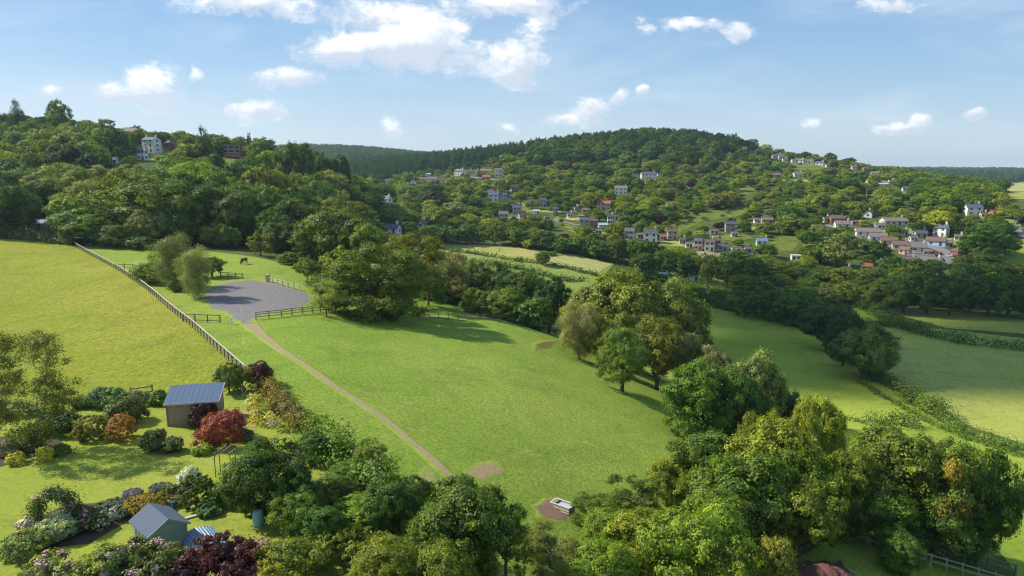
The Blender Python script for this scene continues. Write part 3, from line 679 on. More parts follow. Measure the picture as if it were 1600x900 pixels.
# trees behind the brow fence
for a in [(690,392,78,'loose','grey','grey-green loose tree behind the brow, nearest the windswept tree',150),(735,402,66,'oak','mid','mid green tree in the row behind the brow fence, third from its left end',160),
          (668,420,50,'loose','mid','small green tree at the left end of the row behind the brow fence',140),
          (775,405,76,'round','dark','dark rounded tree above the middle of the brow fence',158),(820,418,90,'oak','dark','broad dark tree above the right end of the brow fence',150),
          (858,428,60,'round','deep','very dark tree at the right end of the row behind the brow fence',143),(790,452,60,'bush','mid','leafy bush low behind the brow fence',140),(745,450,50,'bush','mid','low rounded bush behind the brow fence, left of the leafy bush',142),(836,465,56,'bush','dark','dark bush at the right end of the brow fence',136)]:
    T(*a[:6], Y=a[6])
# clump right of the paddock
T(968,408,150,'lumpy','gold','tall golden-olive chestnut, highest of the clump right of the paddock',Y=128)
T(1030,426,128,'oak','olive','olive tree behind the clump, right of the golden-olive chestnut',Y=132)
T(1068,455,100,'lumpy','olive','olive tree on the right flank of the clump beside the shaded field',Y=128)
T(928,442,88,'oak','olive','olive tree on the left flank of the clump',Y=130)
T(1000,478,84,'lumpy','mid','green loose tree in the middle of the clump',Y=118)
T(905,474,62,'birch','grey','grey-green drooping tree with visible trunk at the left front of the clump',base=562)
T(945,500,60,'oak','bright','lighter green small tree between the drooping tree and the lone tree',Y=110)
T(1030,498,90,'oak','olive','olive tree at the front of the clump, behind the lone tree',Y=106)
T(1082,528,70,'loose','grey','pale grey-green shrubby tree at the right foot of the clump',Y=104)
T(972,514,84,'tall','mid','lone bright green tree with a clear trunk standing in the paddock corner',base=612,lod=0)
# right side trees
T(1092,556,110,'oak','mid','sunlit rounded tree at the right corner of the paddock with shadow on the grass',base=688)
T(1140,572,105,'lumpy','mid','green tree behind the corner tree of the paddock, to its right',Y=84)
T(1162,538,104,'oak','pale','pale green sunlit tree in front of the shaded valley field',Y=92)
T(1120,552,50,'loose','grey','grey-leaved tree wedged between two sunlit trees beside the paddock corner',Y=90)
T(1228,588,56,'round','deep','dark round tree left of the bright one at the edge of the valley field',Y=96)
T(1200,578,26,'loose','silver','slim silvery tree beside the dark round tree',Y=95)
T(1282,606,72,'round','lime','bright yellow-green tree at the edge of the valley field casting a shadow',Y=82)
T(1262,620,50,'bush','lime','bright bush left of the bright yellow-green tree',Y=78)
T(1105,676,130,'lumpy','mid','wide green tree at the lower right edge of the paddock',Y=58)
T(1220,652,150,'oak','bright','big sunlit tree at the centre of the lower right trees',Y=56)
T(1165,700,150,'round','mid','rounded green tree in front of the big sunlit one',Y=51)
T(1270,700,110,'oak','mid','green tree right of centre, hanging over the shaded corner of the lower paddock',Y=52)
T(1255,750,120,'lumpy','bright','low bright green tree nearest the shaded corner of the lower paddock',Y=50)
T(1120,760,110,'oak','mid','green tree low on the slope between the big sunlit tree and the bottom trees',Y=47)
T(985,752,84,'loose','mid','small green tree just right of the water trough',Y=52)
T(925,778,64,'loose','mid','light green sapling clump against the water trough',Y=49)
T(950,800,80,'bush','bright','bright bush in front of the water trough',Y=46)
T(1010,795,120,'oak','bright','yellow-green tree at the bottom, left of the widest one',Y=44)
T(1085,782,160,'oak','bright','widest yellow-green tree at the bottom edge',Y=42)
T(1150,840,100,'lumpy','bright','yellow-green tree at the bottom edge beside the olive shrub',Y=40)
T(1215,842,84,'bush','gold','olive-gold flowering shrub beside the red-brown mulch heap',Y=41)
T(940,850,110,'bush','bright','bright leafy bush at the bottom edge below the trough',Y=40)
T(858,838,96,'loose','olive','thin olive shrub at the bottom edge between dark and bright trees',Y=41)
T(1420,668,170,'lumpy','mid','big dark green tree at the centre of the right-hand clump of trees',Y=59)
T(1345,700,100,'oak','mid','green tree at the left side of the right-hand clump behind the fence',Y=56)
T(1375,760,110,'lumpy','mid','green tree low against the post and rail fence, left part',Y=54.5)
THIN = T(1475,690,110,'loose','olive','thinning tree with bare branches and orange clumps in the right-hand clump',Y=56)
T(1535,694,110,'oak','mid','pointed tree at the right end of the right-hand clump',Y=57)
T(1470,770,130,'lumpy','dark','green tree low against the post and rail fence, right part',Y=55.5)
T(1542,750,60,'tall','dark','dark leafy column at the right flank of the right-hand clump',Y=57)
T(1410,830,60,'bush','dark','ivy-green bush growing through the post and rail fence',Y=49.5)
# bottom centre and garden edge
T(735,748,165,'lumpy','mid','large dark green tree at the bottom centre, just below the end of the worn track',Y=37)
T(690,800,110,'bush','mid','leafy green bush at the left foot of the bottom centre tree',Y=36)
T(790,790,80,'loose','mid','green side tree at the right foot of the bottom centre tree',Y=38)
T(622,738,96,'oak','dark','dark tree with pale blossom bunches left of the end of the worn track',Y=40)
T(650,745,60,'round','deep','round dark holly-like tree against the paddock, below the worn track',Y=42)
T(430,684,130,'oak','dark','tall dark garden tree in the middle of the shrubbery beside the lawn',Y=41)
T(492,676,50,'round','dark','small round dark tree in the garden boundary with bare trunk',base=724)
T(520,694,50,'loose','mid','light green small tree in the garden boundary hedge',Y=50)
T(582,690,44,'loose','pale','slim tree dotted with white blossom beside the paddock',Y=48)
T(548,720,70,'oak','mid','green tree in the garden boundary between white blossom tree and round dark tree',Y=46)
T(470,735,70,'lumpy','dark','dark tree tucked behind the tall garden tree',Y=40)
T(560,780,90,'bush','bright','bright leafy thicket in the sunlit hollow below the boundary trees',Y=40)
T(500,795,80,'bush','dark','dark thicket right of the blue water butt',Y=37.5)
T(405,562,36,'round','purple','small purple-leaved tree at the end of the long post fence',base=604)
T(358,562,42,'round','olive','dark golden-green shrub by the end of the long fence behind the timber shed',base=615)
T(380,575,30,'loose','mid','green small tree between the purple tree and the golden-green shrub',base=612)
T(455,770,80,'lumpy','mid','green tree low in the shrubbery right of the tall garden tree',Y=38)
T(590,765,80,'oak','mid','green tree in the sunlit thicket above the bottom edge',Y=41)
T(520,745,70,'round','mid','rounded green tree behind the sunlit thicket',Y=43)
T(690,850,100,'bush','bright','bright bush low at the bottom edge below the round dark tree',Y=33)
T(600,850,110,'bush','bright','bright bush at the bottom edge left of another bright bush',Y=33)
T(1185,640,60,'loose','bright','bright leafy tree standing up behind the big sunlit tree',Y=72)
T(1060,715,90,'oak','bright','yellow-green tree at the left end of the lower right trees touching the paddock',Y=56)
# valley trees right
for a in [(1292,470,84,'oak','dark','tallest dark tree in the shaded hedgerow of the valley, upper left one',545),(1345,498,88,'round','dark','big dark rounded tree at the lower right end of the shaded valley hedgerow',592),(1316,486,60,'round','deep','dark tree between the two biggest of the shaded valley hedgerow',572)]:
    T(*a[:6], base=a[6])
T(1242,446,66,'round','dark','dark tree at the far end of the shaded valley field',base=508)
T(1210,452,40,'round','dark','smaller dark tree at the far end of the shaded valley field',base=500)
T(1176,432,68,'dome','mid','neat dome-shaped tree beside the shaded valley field',base=494,name='round_tree',cat='tree')
T(847,390,22,'round','mid','single small tree between the mown hay strips',base=414)
T(1535,346,66,'oak','mid','big rounded tree right of the village above the bright field',base=404)
T(1570,366,40,'round','mid','rounded tree right of the big one beside the bright field',base=398)
T(1146,208,14,'loose','dark','airy tree at the right end of the dark wooded hilltop',Y=860)
# dark row above the right hand fields
x = 1378; i = 0
WHERE = ['first from the left','second from the left','third from the left','fourth from the left','fifth from the left','sixth from the left','seventh from the left','last before the picture edge']
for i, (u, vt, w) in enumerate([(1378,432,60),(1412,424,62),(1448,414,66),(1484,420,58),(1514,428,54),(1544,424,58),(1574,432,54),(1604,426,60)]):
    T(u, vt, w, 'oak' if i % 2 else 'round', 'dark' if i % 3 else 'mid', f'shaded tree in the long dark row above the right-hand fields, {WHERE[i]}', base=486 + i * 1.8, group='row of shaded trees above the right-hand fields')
def row(a, b, n, vt0, vt1, w, cols, label, group, kinds=('round', 'oak'), Yo=None):
    OW = ['first','second','third','fourth','fifth','sixth','seventh','eighth','ninth']
    for i in range(n):
        t = (i + rng.uniform(-.25, .25)) / max(1, n - 1); u = a[0] + (b[0] - a[0]) * t; v = a[1] + (b[1] - a[1]) * t
        T(u, vt0 + (vt1 - vt0) * t + rng.uniform(-5, 5), w * rng.uniform(.85, 1.25), rng.choice(kinds), rng.choice(cols), f'{OW[i]} tree from the left in the {label}', base=v, group=group)
FR = 'trees along the far side of the hay fields'
row((655,378),(825,385),8,350,356,30,['dark','mid','dark'],'row behind the dry yellow field',FR)
row((845,389),(1005,416),9,360,376,34,['dark','mid','dark'],'row behind the striped mown hay field',FR)
row((1000,424),(1180,456),6,388,404,40,['mid','dark'],'row below the lowest village cottages','trees below the lowest cottages')
row((1090,470),(1290,500),6,446,462,30,['dark','mid'],'low row above the shaded valley field','trees along the upper edge of the valley field',)
row((1150,430),(1370,470),9,392,420,52,['mid','dark','mid','bright'],'belt between the village and the shaded valley','trees between village and valley')
row((1395,430),(1600,440),7,404,412,40,['dark','mid'],'belt just below the bungalow estate','trees below the bungalows')
# ---------------------------------------------------------------- hedges
def hedge(pp, w, h, col, label, n=None, leaf=.35, base=None, blossom=0, bmat=None, name='hedge', cat='hedge', world=False, bump=.2, lod=None):
    P = [Vector(p) for p in pp] if world else [ground(u, v) for u, v in pp]
    C = []; Q = []; r = random.Random(len(label)); L = 0; tot = 0
    for a, b in zip(P[:-1], P[1:]):
        d = (b - a).length; k = max(1, int(d / (w * .28)))
        for i in range(k):
            q = a.lerp(b, (i + r.random() * .6) / k); s = r.uniform(1 - bump, 1 + bump * .6); hh = h * s
            C.append((q.x + r.uniform(-.12, .12) * w, q.y + r.uniform(-.12, .12) * w, float(hm(q.x, q.y)) + hh * .42)); Q.append((w * .5 * s, w * .5 * s, hh * .58))
        tot += d
    n = n or int(min(30000, max(900, tot * (h + w * .8) * 6 / (leaf * leaf))))
    o = P[0]; C = np.array(C) - np.array(o)
    me = foliage(name, C, Q, n, leaf, len(label), ncl=max(12, int(tot * 2.2 / max(.5, w * .35))), cs=.34 if o.y > 110 else .19, jitter=.6, blossom=blossom, fill=.15)
    ob = link(name, me, mats=[MT['leaf']] + ([MT[bmat]] if bmat else [])); ob.location = o; ob.color = (*(CO[col] if isinstance(col, str) else col), 1)
    tag(ob, label, cat)
    return ob
hedge([(-60,366),(0,372),(58,374)],3.5,3.0,'dark','dark clipped hedge at the far left top of the hay meadow',leaf=.45)
hedge([(30,374),(70,378),(112,382)],3.2,2.4,'grey','grey-green low hedge at the corner of the hay meadow and the post fence',leaf=.45)
hedge([(1372,508),(1400,512),(1340,503)][:2],3,2.2,'dark','short hedge stub at the top of the large pale pasture',leaf=.5)
hedge([(1345,482),(1375,495),(1405,510),(1440,522),(1465,530)],4.2,3.4,'dark','dark hedge running diagonally between the two shaded pastures at the right',leaf=.55)
hedge([(1478,531),(1495,535),(1530,540),(1570,544),(1640,552)],3.6,3.0,'dark','dark hedge at the right edge dividing the two shaded pastures, past the gap',leaf=.55)
hedge([(1322,505),(1345,510),(1372,509)],3,2.6,'dark','short dark hedge linking the big hedgerow trees to the diagonal hedge',leaf=.5)
hedge([(1352,584),(1385,602),(1420,622),(1440,638)],3.2,2.6,'dark','green hedge running down the valley from the big hedgerow tree, upper length',leaf=.45)
hedge([(1440,636),(1462,650),(1478,662)],3.4,3.0,'mid','taller green part of the valley hedge at its middle',leaf=.45)
hedge([(1478,662),(1520,682),(1560,696),(1640,718)],2.2,1.5,'mid','low green bramble end of the valley hedge reaching the right edge',leaf=.4)
hedge([(1345,598),(1400,632),(1450,660),(1510,686),(1600,716),(1680,740)],1.5,.6,'mid','ragged low bramble strip along the near side of the valley hedge',leaf=.35)
hedge([(1358,663),(1380,662),(1405,665),(1434,670)],3.4,2.0,'dark','short bushy hedge alone in the bright lower field',leaf=.4)
hedge([(1322,655),(1345,660),(1362,665)],1.2,.5,'pale','pale dry strip beside the short bushy hedge',leaf=.35)
hedge([(1300,690),(1340,695),(1370,720),(1395,745)],4.0,1.2,'bright','bright bramble bank right of the yellow-green tree',leaf=.4)
hedge([(1200,640),(1222,652),(1240,668)],5.5,1.2,'lime','bright weedy bank between the dark round tree and the corner trees',leaf=.4)
hedge([(655,386),(690,389),(740,397),(800,407),(862,414),(935,432)],2.6,1.5,'dark','dark hedge between the dry field and the green far pasture',leaf=.8)
hedge([(842,406),(852,402),(868,398)],2.4,1.5,'mid','short hedge by the single tree at the mown hay strips',leaf=.8)
hedge([(650,400),(700,404),(770,414),(830,424),(870,438),(910,440)],3.2,2.0,'dark','dark bushy hedge on the near side of the far green pasture',leaf=.8)
hedge([(1080,470),(1130,480),(1190,496),(1250,512)],6,4.5,'dark','tall dark hedge along the top of the shaded valley field',leaf=.7)
hedge([(1060,446),(1100,452),(1160,462),(1230,470)],4,3,'mid','hedge below the narrow green strip by the lowest cottages',leaf=.7)
hedge([(1545,396),(1565,418),(1600,436)],4,3,'dark','hedge on the lower edge of the bright field at the right edge',leaf=.7)
hedge([(406,596),(420,618),(440,640),(462,660),(484,684)],1.7,1.7,(.125,.105,.028),'golden-brown hedge between the garden and the paddock',leaf=.2,blossom=.12,bmat='flower_orange')
hedge([(484,690),(520,715),(560,745),(600,770)],2.8,2.4,'mid','overgrown green hedge between the garden trees and the paddock',leaf=.24)
hedge([(395,640),(408,662),(430,672)],1.2,1.5,'yellow','yellow-green rose border inside the golden-brown hedge',leaf=.2,blossom=.25,bmat='flower_white')
hedge([(-30,655),(40,648),(110,642)],1.8,1.3,'dark','dark shaded hedge under the rail fence at the left edge',leaf=.22)
hedge([(1290,850),(1330,842),(1345,838)][:2],1.4,1.0,'dark','dark low growth at the left end of the lower fence',leaf=.22)
# ---------------------------------------------------------------- houses
HB = []   # pixel boxes of houses, kept clear of scattered trees in front
def ridge_house(P, Wd, Dp, wh, rh, yaw, wall, roof, label, cat='house', name=None, chim=1, ov=.35, wins=None, door=True, winmat='glass', storeys=1):
    o = empty(name or 'house', P, yaw)
    base = -2.2 if P[1] > 120 else -.3; hx, hy = Wd / 2, Dp / 2
    m = MB(); vs = []
    for x in (-hx, hx): vs += [(x, -hy, base), (x, hy, base), (x, hy, wh), (x, 0, wh + rh), (x, -hy, wh)]
    m.add(vs, [(0, 1, 2, 3, 4)[::-1], (5, 6, 7, 8, 9), (0, 4, 9, 5)[::-1], (1, 2, 7, 6), (0, 1, 6, 5)])
    m.build('wall', [MT[wall]], o)
    r = MB(); th = .18; sl = rh / hy
    for s in (-1, 1):
        e = hy + ov; z0 = wh + rh - sl * e; X_ = hx + ov
        a = [(-X_, 0, wh + rh + th), (X_, 0, wh + rh + th), (X_, s * e, z0 + th), (-X_, s * e, z0 + th)]; b = [(x, y, z - th + .03) for x, y, z in a]
        vs = a + b; f = [(0, 1, 2, 3), (7, 6, 5, 4), (0, 4, 5, 1), (1, 5, 6, 2), (2, 6, 7, 3), (3, 7, 4, 0)]
        if s > 0: f = [q[::-1] for q in f]
        r.add(vs, [q[::-1] for q in f])
    r.box((0, 0, wh + rh + th + .03), (2 * hx + 2 * ov, .3, .12))
    ro = r.build('roof', [MT[roof]], o)
    cpos = {0: [], 1: [hx * .72], 2: [-hx * .86, hx * .86]}[chim]
    for cx_ in cpos:
        c = MB(); c.box((cx_, 0, wh + rh + .3), (.9, .7, 1.8)); c.box((cx_, 0, wh + rh + 1.24), (1.05, .85, .16)); c.tube([(cx_, 0, wh + rh + 1.3), (cx_, 0, wh + rh + 1.7)], [.16, .13], 6)
        c.build('chimney', [MT['brick' if wall in ('brick', 'stone', 'pink') else wall]], ro)
    nw = wins if wins is not None else max(2, int(Wd / 3.2))
    wm = MB()
    def win(x, z, y, w=1.3, h=1.15, alongx=True, s=-1, nm='window'):
        k = MB()
        if alongx: k.box((x, s * (hy + .03), z), (w + .22, .08, h + .22), m=0); k.box((x, s * (hy + .06), z), (w, .08, h), m=1); k.box((x, s * (hy + .105), z), (.07, .03, h), m=0)
        else: k.box((s * (hx + .03), y, z), (.08, w + .22, h + .22), m=0); k.box((s * (hx + .06), y, z), (.08, w, h), m=1); k.box((s * (hx + .105), y, z), (.03, .07, h), m=0)
        k.build(nm, [MT['white'], MT[winmat]], o)
    for st in range(storeys):
        z = 1.45 + st * 2.6
        for k in range(nw):
            x = -hx + Wd * (k + .5) / nw
            if st == 0 and door and k == nw // 2:
                d = MB(); d.box((x, -hy - .04, 1.05), (1.05, .1, 2.1)); d.build('door', [MT['door']], o); continue
            win(x, z, 0)
        win(0, z, 0, alongx=False, s=-1); win(0, z, 0, alongx=False, s=1)
    tag(o, label, cat); return o
def box_house(P, Wd, Dp, wh, yaw, wall, roof, label, cat='house', name='house', storeys=2, winmat='glass', wide=False):
    o = empty(name, P, yaw); m = MB(); m.box((0, 0, (wh - 2.2) / 2), (Wd, Dp, wh + 2.2)); m.build('wall', [MT[wall]], o)
    r = MB(); r.box((0, 0, wh + .1), (Wd + .5, Dp + .5, .2)); r.build('roof', [MT[roof]], o)
    for st in range(storeys):
        n = max(2, int(Wd / 3)); z = 1.4 + st * wh / max(1, storeys)
        for k in range(n):
            x = -Wd / 2 + Wd * (k + .5) / n; w = Wd / n * (.85 if wide else .45)
            f = MB(); f.box((x, -Dp / 2 - .03, z), (w + .2, .08, 1.5)); f.box((x, -Dp / 2 - .06, z), (w, .08, 1.3), m=1); f.build('window', [MT['white'], MT[winmat]], o)
    tag(o, label, cat); return o
def hip_house(P, Wd, Dp, wh, rh, yaw, wall, roof, label, cat='house', name='house', chim=1, storeys=1):
    o = empty(name, P, yaw); m = MB(); m.box((0, 0, (wh - 2) / 2), (Wd, Dp, wh + 2)); m.build('wall', [MT[wall]], o)
    r = MB(); e = .4; hx, hy = Wd / 2 + e, Dp / 2 + e; k = max(.05, hx - hy)
    r.add([(-hx, -hy, wh), (hx, -hy, wh), (hx, hy, wh), (-hx, hy, wh), (-k, 0, wh + rh), (k, 0, wh + rh), (-hx, -hy, wh - .15), (hx, -hy, wh - .15), (hx, hy, wh - .15), (-hx, hy, wh - .15)],
          [(0, 1, 5, 4), (1, 2, 5), (2, 3, 4, 5), (3, 0, 4), (6, 7, 1, 0), (7, 8, 2, 1), (8, 9, 3, 2), (9, 6, 0, 3), (9, 8, 7, 6)])
    ro = r.build('roof', [MT[roof]], o)
    if chim: c = MB(); c.box((Wd * .2, 0, wh + rh), (.9, .7, 2)); c.box((Wd * .2, 0, wh + rh + 1.05), (1.05, .85, .14)); c.build('chimney', [MT['brick']], ro)
    for st in range(storeys):
        n = max(2, int(Wd / 3.2))
        for k in range(n):
            x = -Wd / 2 + Wd * (k + .5) / n; f = MB(); f.box((x, -Dp / 2 - .03, 1.45 + st * 2.6), (1.5, .08, 1.35)); f.box((x, -Dp / 2 - .06, 1.45 + st * 2.6), (1.3, .08, 1.15), m=1); f.build('window', [MT['white'], MT['glass']], o)
    tag(o, label, cat); return o
def H(u, v, wpx, typ, wall, roof, yaw, label, cat='house', Y=None, **k):
    p = ground(u, v) if Y is None else atY(u, Y, v)
    if Y: p.z = max(p.z, min(p.z + 4, zat(v, Y)))
    d = depth_at(p[1], p[2]); Wm = wpx * .88 * d / F; a = R(yaw)
    # width on screen comes from ridge length and gable depth
    prop = {'bung': (2.5, 1.9, .62), 'house': (4.9, 2.3, .72), 'tall': (7.2, 1.6, .7), 'shed': (2.2, 1.0, .7), 'flat': (5.2, 0, .6), 'flat1': (2.7, 0, .6), 'hip': (2.6, 2.2, .7), 'hip2': (4.9, 2.0, .8), 'green': (2.0, 1.1, .6)}[typ]
    ratio = prop[2]; L = Wm / (abs(math.cos(a)) + ratio * abs(math.sin(a))); L = max(L, 3.5); Dp = L * ratio
    if L > 13: Dp = min(Dp, 8.5)
    sc = 1.0
    hgt = (prop[0] + prop[1]) * F / d
    HB.append((u - wpx * .46, v - hgt * 1.0, u + wpx * .46, v, p[1]))
    if typ.startswith('flat'): return box_house(p, L, Dp, prop[0], a, wall, roof, label, cat, storeys=1 if typ == 'flat1' else 2, **k)
    if typ.startswith('hip'): return hip_house(p, L, Dp, prop[0], prop[1], a, wall, roof, label, cat, storeys=2 if typ == 'hip2' else 1)
    st = {'bung': 1, 'house': 2, 'tall': 3, 'shed': 1, 'green': 1}[typ]
    kw = dict(chim={'bung': 1, 'house': 1, 'tall': 2, 'shed': 0, 'green': 0}[typ], storeys=st, name='greenhouse' if typ == 'green' else 'shed' if typ == 'shed' else 'house'); kw.update(k)
    if typ == 'green': kw['winmat'] = 'ghglass'
    return ridge_house(p, L, Dp, prop[0], min(prop[1], Dp * .45), a, wall, roof, label, cat, **kw)
# left hillside
H(238,238,30,'tall','white','slate',-20,'tall white three-storey house with chimneys at both gable ends on the left hillside')
H(265,236,20,'hip2','brick','brownroof',-20,'square brick house with brown hipped roof beside the tall white house')
H(224,250,16,'house','white','slate',-15,'lower white building half hidden below the tall white house')
H(366,240,34,'flat','brick','greyroof',-5,'modern brick house with flat roof and glass storey on the left ridge', wide=True, Y=430)
H(205,206,28,'house','cream','greyroof',-8,'long cream building with grey roof on the left skyline', Y=470)
H(48,178,30,'hip','cream','slate',10,'house with pale grey hipped roof on the skyline at the far left', Y=470)
H(116,200,9,'house','white','slate',60,'small white gable showing between trees on the upper left slope', Y=440)
H(178,255,13,'green','white','ghglass',0,'small greenhouse among trees below the tall white house','greenhouse')
H(450,271,26,'house','white','slate',-25,'white cottage with grey roof among trees above the wood')
H(605,322,20,'house','white','slate',-40,'white cottage with two gables alone in the trees at centre left')
H(62,360,36,'shed','stone','blueroof',-6,'long low shed with blue-grey roof behind the top of the hay meadow','shed')
H(613,364,32,'bung','white','slate',-18,'white bungalow with dark slate roof behind the windswept tree')
H(661,363,18,'house','cream','brownroof',70,'cream house with brown roof next to the purple tree at centre left')
H(733,368,22,'bung','stone','greyroof',0,'stone bungalow with pale grey roof at the corner of the far hay fields')
# far left end of the village
H(606,289,9,'house','cream','greyroof',10,'tiny cream house at the left end of the village')
H(646,291,9,'house','white','brownroof',90,'tiny white gable below the left end of the village')
H(662,283,20,'bung','cream','brownroof',0,'cream bungalow with brown roof at the left end of the village')
H(677,283,16,'bung','white','greyroof',0,'white bungalow with grey roof at the left end of the village')
H(669,275,9,'shed','blue','ghglass',0,'tiny pale shed above the cream bungalow at the left end of the village','shed')
H(719,274,20,'house','white','greyroof',-30,'white house with grey roof and facing gable, upper left village')
H(733,271,13,'bung','cream','greyroof',10,'cream house with grey roof right of a white gable, upper left village')
H(759,270,20,'bung','cream','redroof',0,'bungalow with orange-red roof at the edge of the dark wood')
H(779,269,13,'bung','white','greyroof',0,'small white bungalow right of the orange-red roof')
H(779,276,13,'flat1','white','greyroof',0,'white flat-roofed annexe just below a small white bungalow')
H(760,284,13,'house','brick','redroof',0,'small bright red house in the upper village')
H(772,314,20,'house','white','slate',-10,'white house with dark slate roof, left of a pair in the middle village')
H(786,314,14,'house','pink','slate',5,'pinkish house with dark roof, right of a pair in the middle village')
H(767,305,13,'bung','stone','greyroof',0,'stone bungalow above the pair of dark-roofed houses')
H(787,346,16,'house','pink','greyroof',0,'pink and grey house low in the village above the dark row of trees')
H(805,301,12,'flat','brick','brownroof',0,'brown boxy house high in the middle village')
H(848,323,13,'house','pink','slate',0,'pink house with dark roof beside a small meadow clearing')
H(808,335,16,'house','stone','slate',0,'stone house with slate roof above the small clearing houses')
H(816,341,15,'bung','pink','brownroof',20,'pink bungalow with brown roof below the stone house')
H(838,334,11,'green','white','ghglass',0,'pale greenhouse in a garden right of the stone house','greenhouse')
H(854,344,11,'shed','stone','greyroof',20,'grey outbuilding left of the narrow meadow strip','shed')
H(943,328,25,'house','pink','redroof',-6,'wide tan house with orange roof in the middle village')
H(915,333,12,'bung','stone','greyroof',0,'grey bungalow left of the wide tan house')
H(900,330,10,'bung','white','greyroof',30,'small white bungalow among trees left of the grey one')
H(960,343,13,'shed','white','slate',0,'small white shed right of and below the wide tan house','shed')
H(913,356,17,'house','stone','slate',-5,'stone house with slate roof, first of a short terrace')
H(927,357,13,'house','brick','brownroof',0,'brick house in the middle of a short terrace')
H(942,356,15,'green','white','ghglass',0,'pale green glasshouse at the right end of a short terrace','greenhouse')
H(970,303,24,'house','white','greyroof',-8,'long white two-storey house with grey roof in the middle of the hillside')
H(1013,280,27,'house','white','slate',-3,'large white house with terrace highest on the hillside above the meadow')
H(995,276,9,'flat1','cream','greyroof',0,'low cream outbuilding left of the highest large white house')
H(1031,275,9,'flat1','white','greyroof',0,'low white annexe right of the highest large white house')
H(935,366,9,'shed','white','greyroof',0,'tiny white shed under the short terrace','shed')
H(984,374,20,'house','stone','slate',-25,'grey stone house with grey roof above the big row of trees')
H(1016,378,26,'house','white','slate',-10,'wide white house with blue-black slate roof above the tree row')
H(1036,375,11,'shed','pink','redroof',0,'small shed with reddish roof between two village houses','shed')
H(1050,374,17,'house','pink','brownroof',-5,'pink two-chimney house right of the wide slate-roofed one',chim=2)
H(1091,390,17,'house','pink','slate',-25,'pinkish house with slate roof at the left of the lower cottages')
H(1101,383,16,'bung','stone','slate',-10,'dark slate roofed cottage behind the lower cottages')
H(1108,392,18,'house','white','brownroof',-10,'white cottage with brown roof in the middle of the lower cottages')
H(1129,392,17,'bung','stone','slate',-12,'low cottage with black roof right of the white brown-roofed one')
H(1150,394,18,'flat1','white','greyroof',-8,'white flat-roofed building at the right end of the lower cottages')
H(1140,362,17,'house','stone','slate',-5,'dark-roofed house above the lower cottages')
H(1147,370,9,'shed','cream','greyroof',0,'small cream shed beside the dark-roofed house','shed')
H(1115,366,15,'shed','cream','brownroof',0,'sandy-coloured barn left of the dark-roofed house','barn')
H(1198,349,20,'bung','pink','greyroof',-8,'pinkish bungalow right of the bracken meadow')
H(1190,383,20,'bung','white','blueroof',-10,'building with bright blue-grey roof below the bracken meadow')
H(1163,234,9,'house','brick','redroof',0,'tiny red-roofed house on the skyline beside the wooded hilltop',Y=850)
H(1176,241,13,'bung','white','greyroof',-25,'white bungalow below the skyline beside the wooded hilltop')
H(1036,430,15,'bung','white','greyroof',20,'small white cottage at the left end of the narrow green strip') if False else None
H(1037,418,13,'bung','pink','brownroof',30,'pink cottage half hidden above the parked white van')
H(1069,432,12,'shed','cream','greyroof',-5,'cream shed on the narrow green strip','shed')
H(1084,437,18,'green','white','ghglass',-15,'white polythene greenhouse on the narrow green strip','greenhouse')
H(1101,418,12,'house','pink','brownroof',80,'pink gabled house behind the greenhouse on the green strip')
# upper right
H(1210,250,10,'house','stone','greyroof',10,'small stone house at the left of the hilltop white houses')
H(1219,249,10,'house','white','greyroof',80,'small white gable next to the small stone house on the ridge')
H(1241,254,10,'bung','white','greyroof',0,'tiny white bungalow left of the ridge-top clearing')
H(1250,254,15,'bung','white','greyroof',-40,'white bungalow with facing gable above the ridge-top clearing')
H(1263,255,17,'bung','white','greyroof',-10,'wide white bungalow above the ridge-top clearing')
H(1281,258,15,'bung','white','slate',-45,'white bungalow at the right end of the ridge-top clearing')
H(1212,277,15,'bung','stone','greyroof',0,'stone bungalow below the ridge-top houses, left one')
H(1246,276,15,'bung','white','greyroof',0,'white bungalow below the ridge-top clearing')
H(1352,270,10,'house','brick','brownroof',0,'small brick house by the tall pole on the upper right slope')
H(1368,274,18,'bung','white','greyroof',-20,'white bungalow right of the small brick house on the upper right slope')
H(1380,291,15,'green','white','ghglass',-10,'pale greenhouse above the small green paddocks at upper right','greenhouse')
H(1416,299,15,'bung','white','slate',-15,'white bungalow with slate roof below the right-hand treeline')
H(1358,286,9,'shed','cream','greyroof',0,'small cream shed at upper right below the brick house','shed')
H(1205,346,11,'shed','cream','greyroof',0,'tiny shed behind the pinkish bungalow','shed') if False else None
# bungalow estate right
H(1307,347,25,'bung','brick','brownroof',-3,'bungalow with plain brown roof at the upper left of the estate')
H(1316,356,28,'bung','white','greyroof',-12,'white gabled bungalow just below the plain brown-roofed one')
H(1357,339,22,'bung','white','greyroof',55,'white bungalow with facing gable at the top of the estate')
H(1396,351,41,'bung','cream','greyroof',-4,'longest bungalow with grey roof across the top of the estate')
H(1354,368,43,'bung','white','greyroof',-14,'white-gabled long bungalow, first of the diagonal row of the estate')
H(1371,376,32,'bung','blue','greyroof',-20,'pale blue-walled bungalow, second of the diagonal row')
H(1388,382,30,'bung','pink','brownroof',-22,'pink-gabled bungalow, third of the diagonal row')
H(1406,389,30,'bung','cream','brownroof',-22,'cream bungalow, fourth of the diagonal row')
H(1434,393,28,'bung','white','greyroof',-22,'white-gabled bungalow, fifth of the diagonal row')
H(1414,397,18,'bung','pink','brownroof',-60,'small tan gable in front of the fifth bungalow of the row')
H(1437,410,46,'bung','brick','greyroof',-10,'large red brick bungalow with wide roof beside the village road')
H(1419,414,24,'bung','white','greyroof',-20,'white bungalow in front of the large red brick one')
H(1454,415,38,'bung','white','greyroof',-55,'white-gabled bungalow nearest the village road bend')
H(1498,400,26,'hip','brick','brownroof',15,'brick house with brown hipped roof and tall chimney right of the village road')
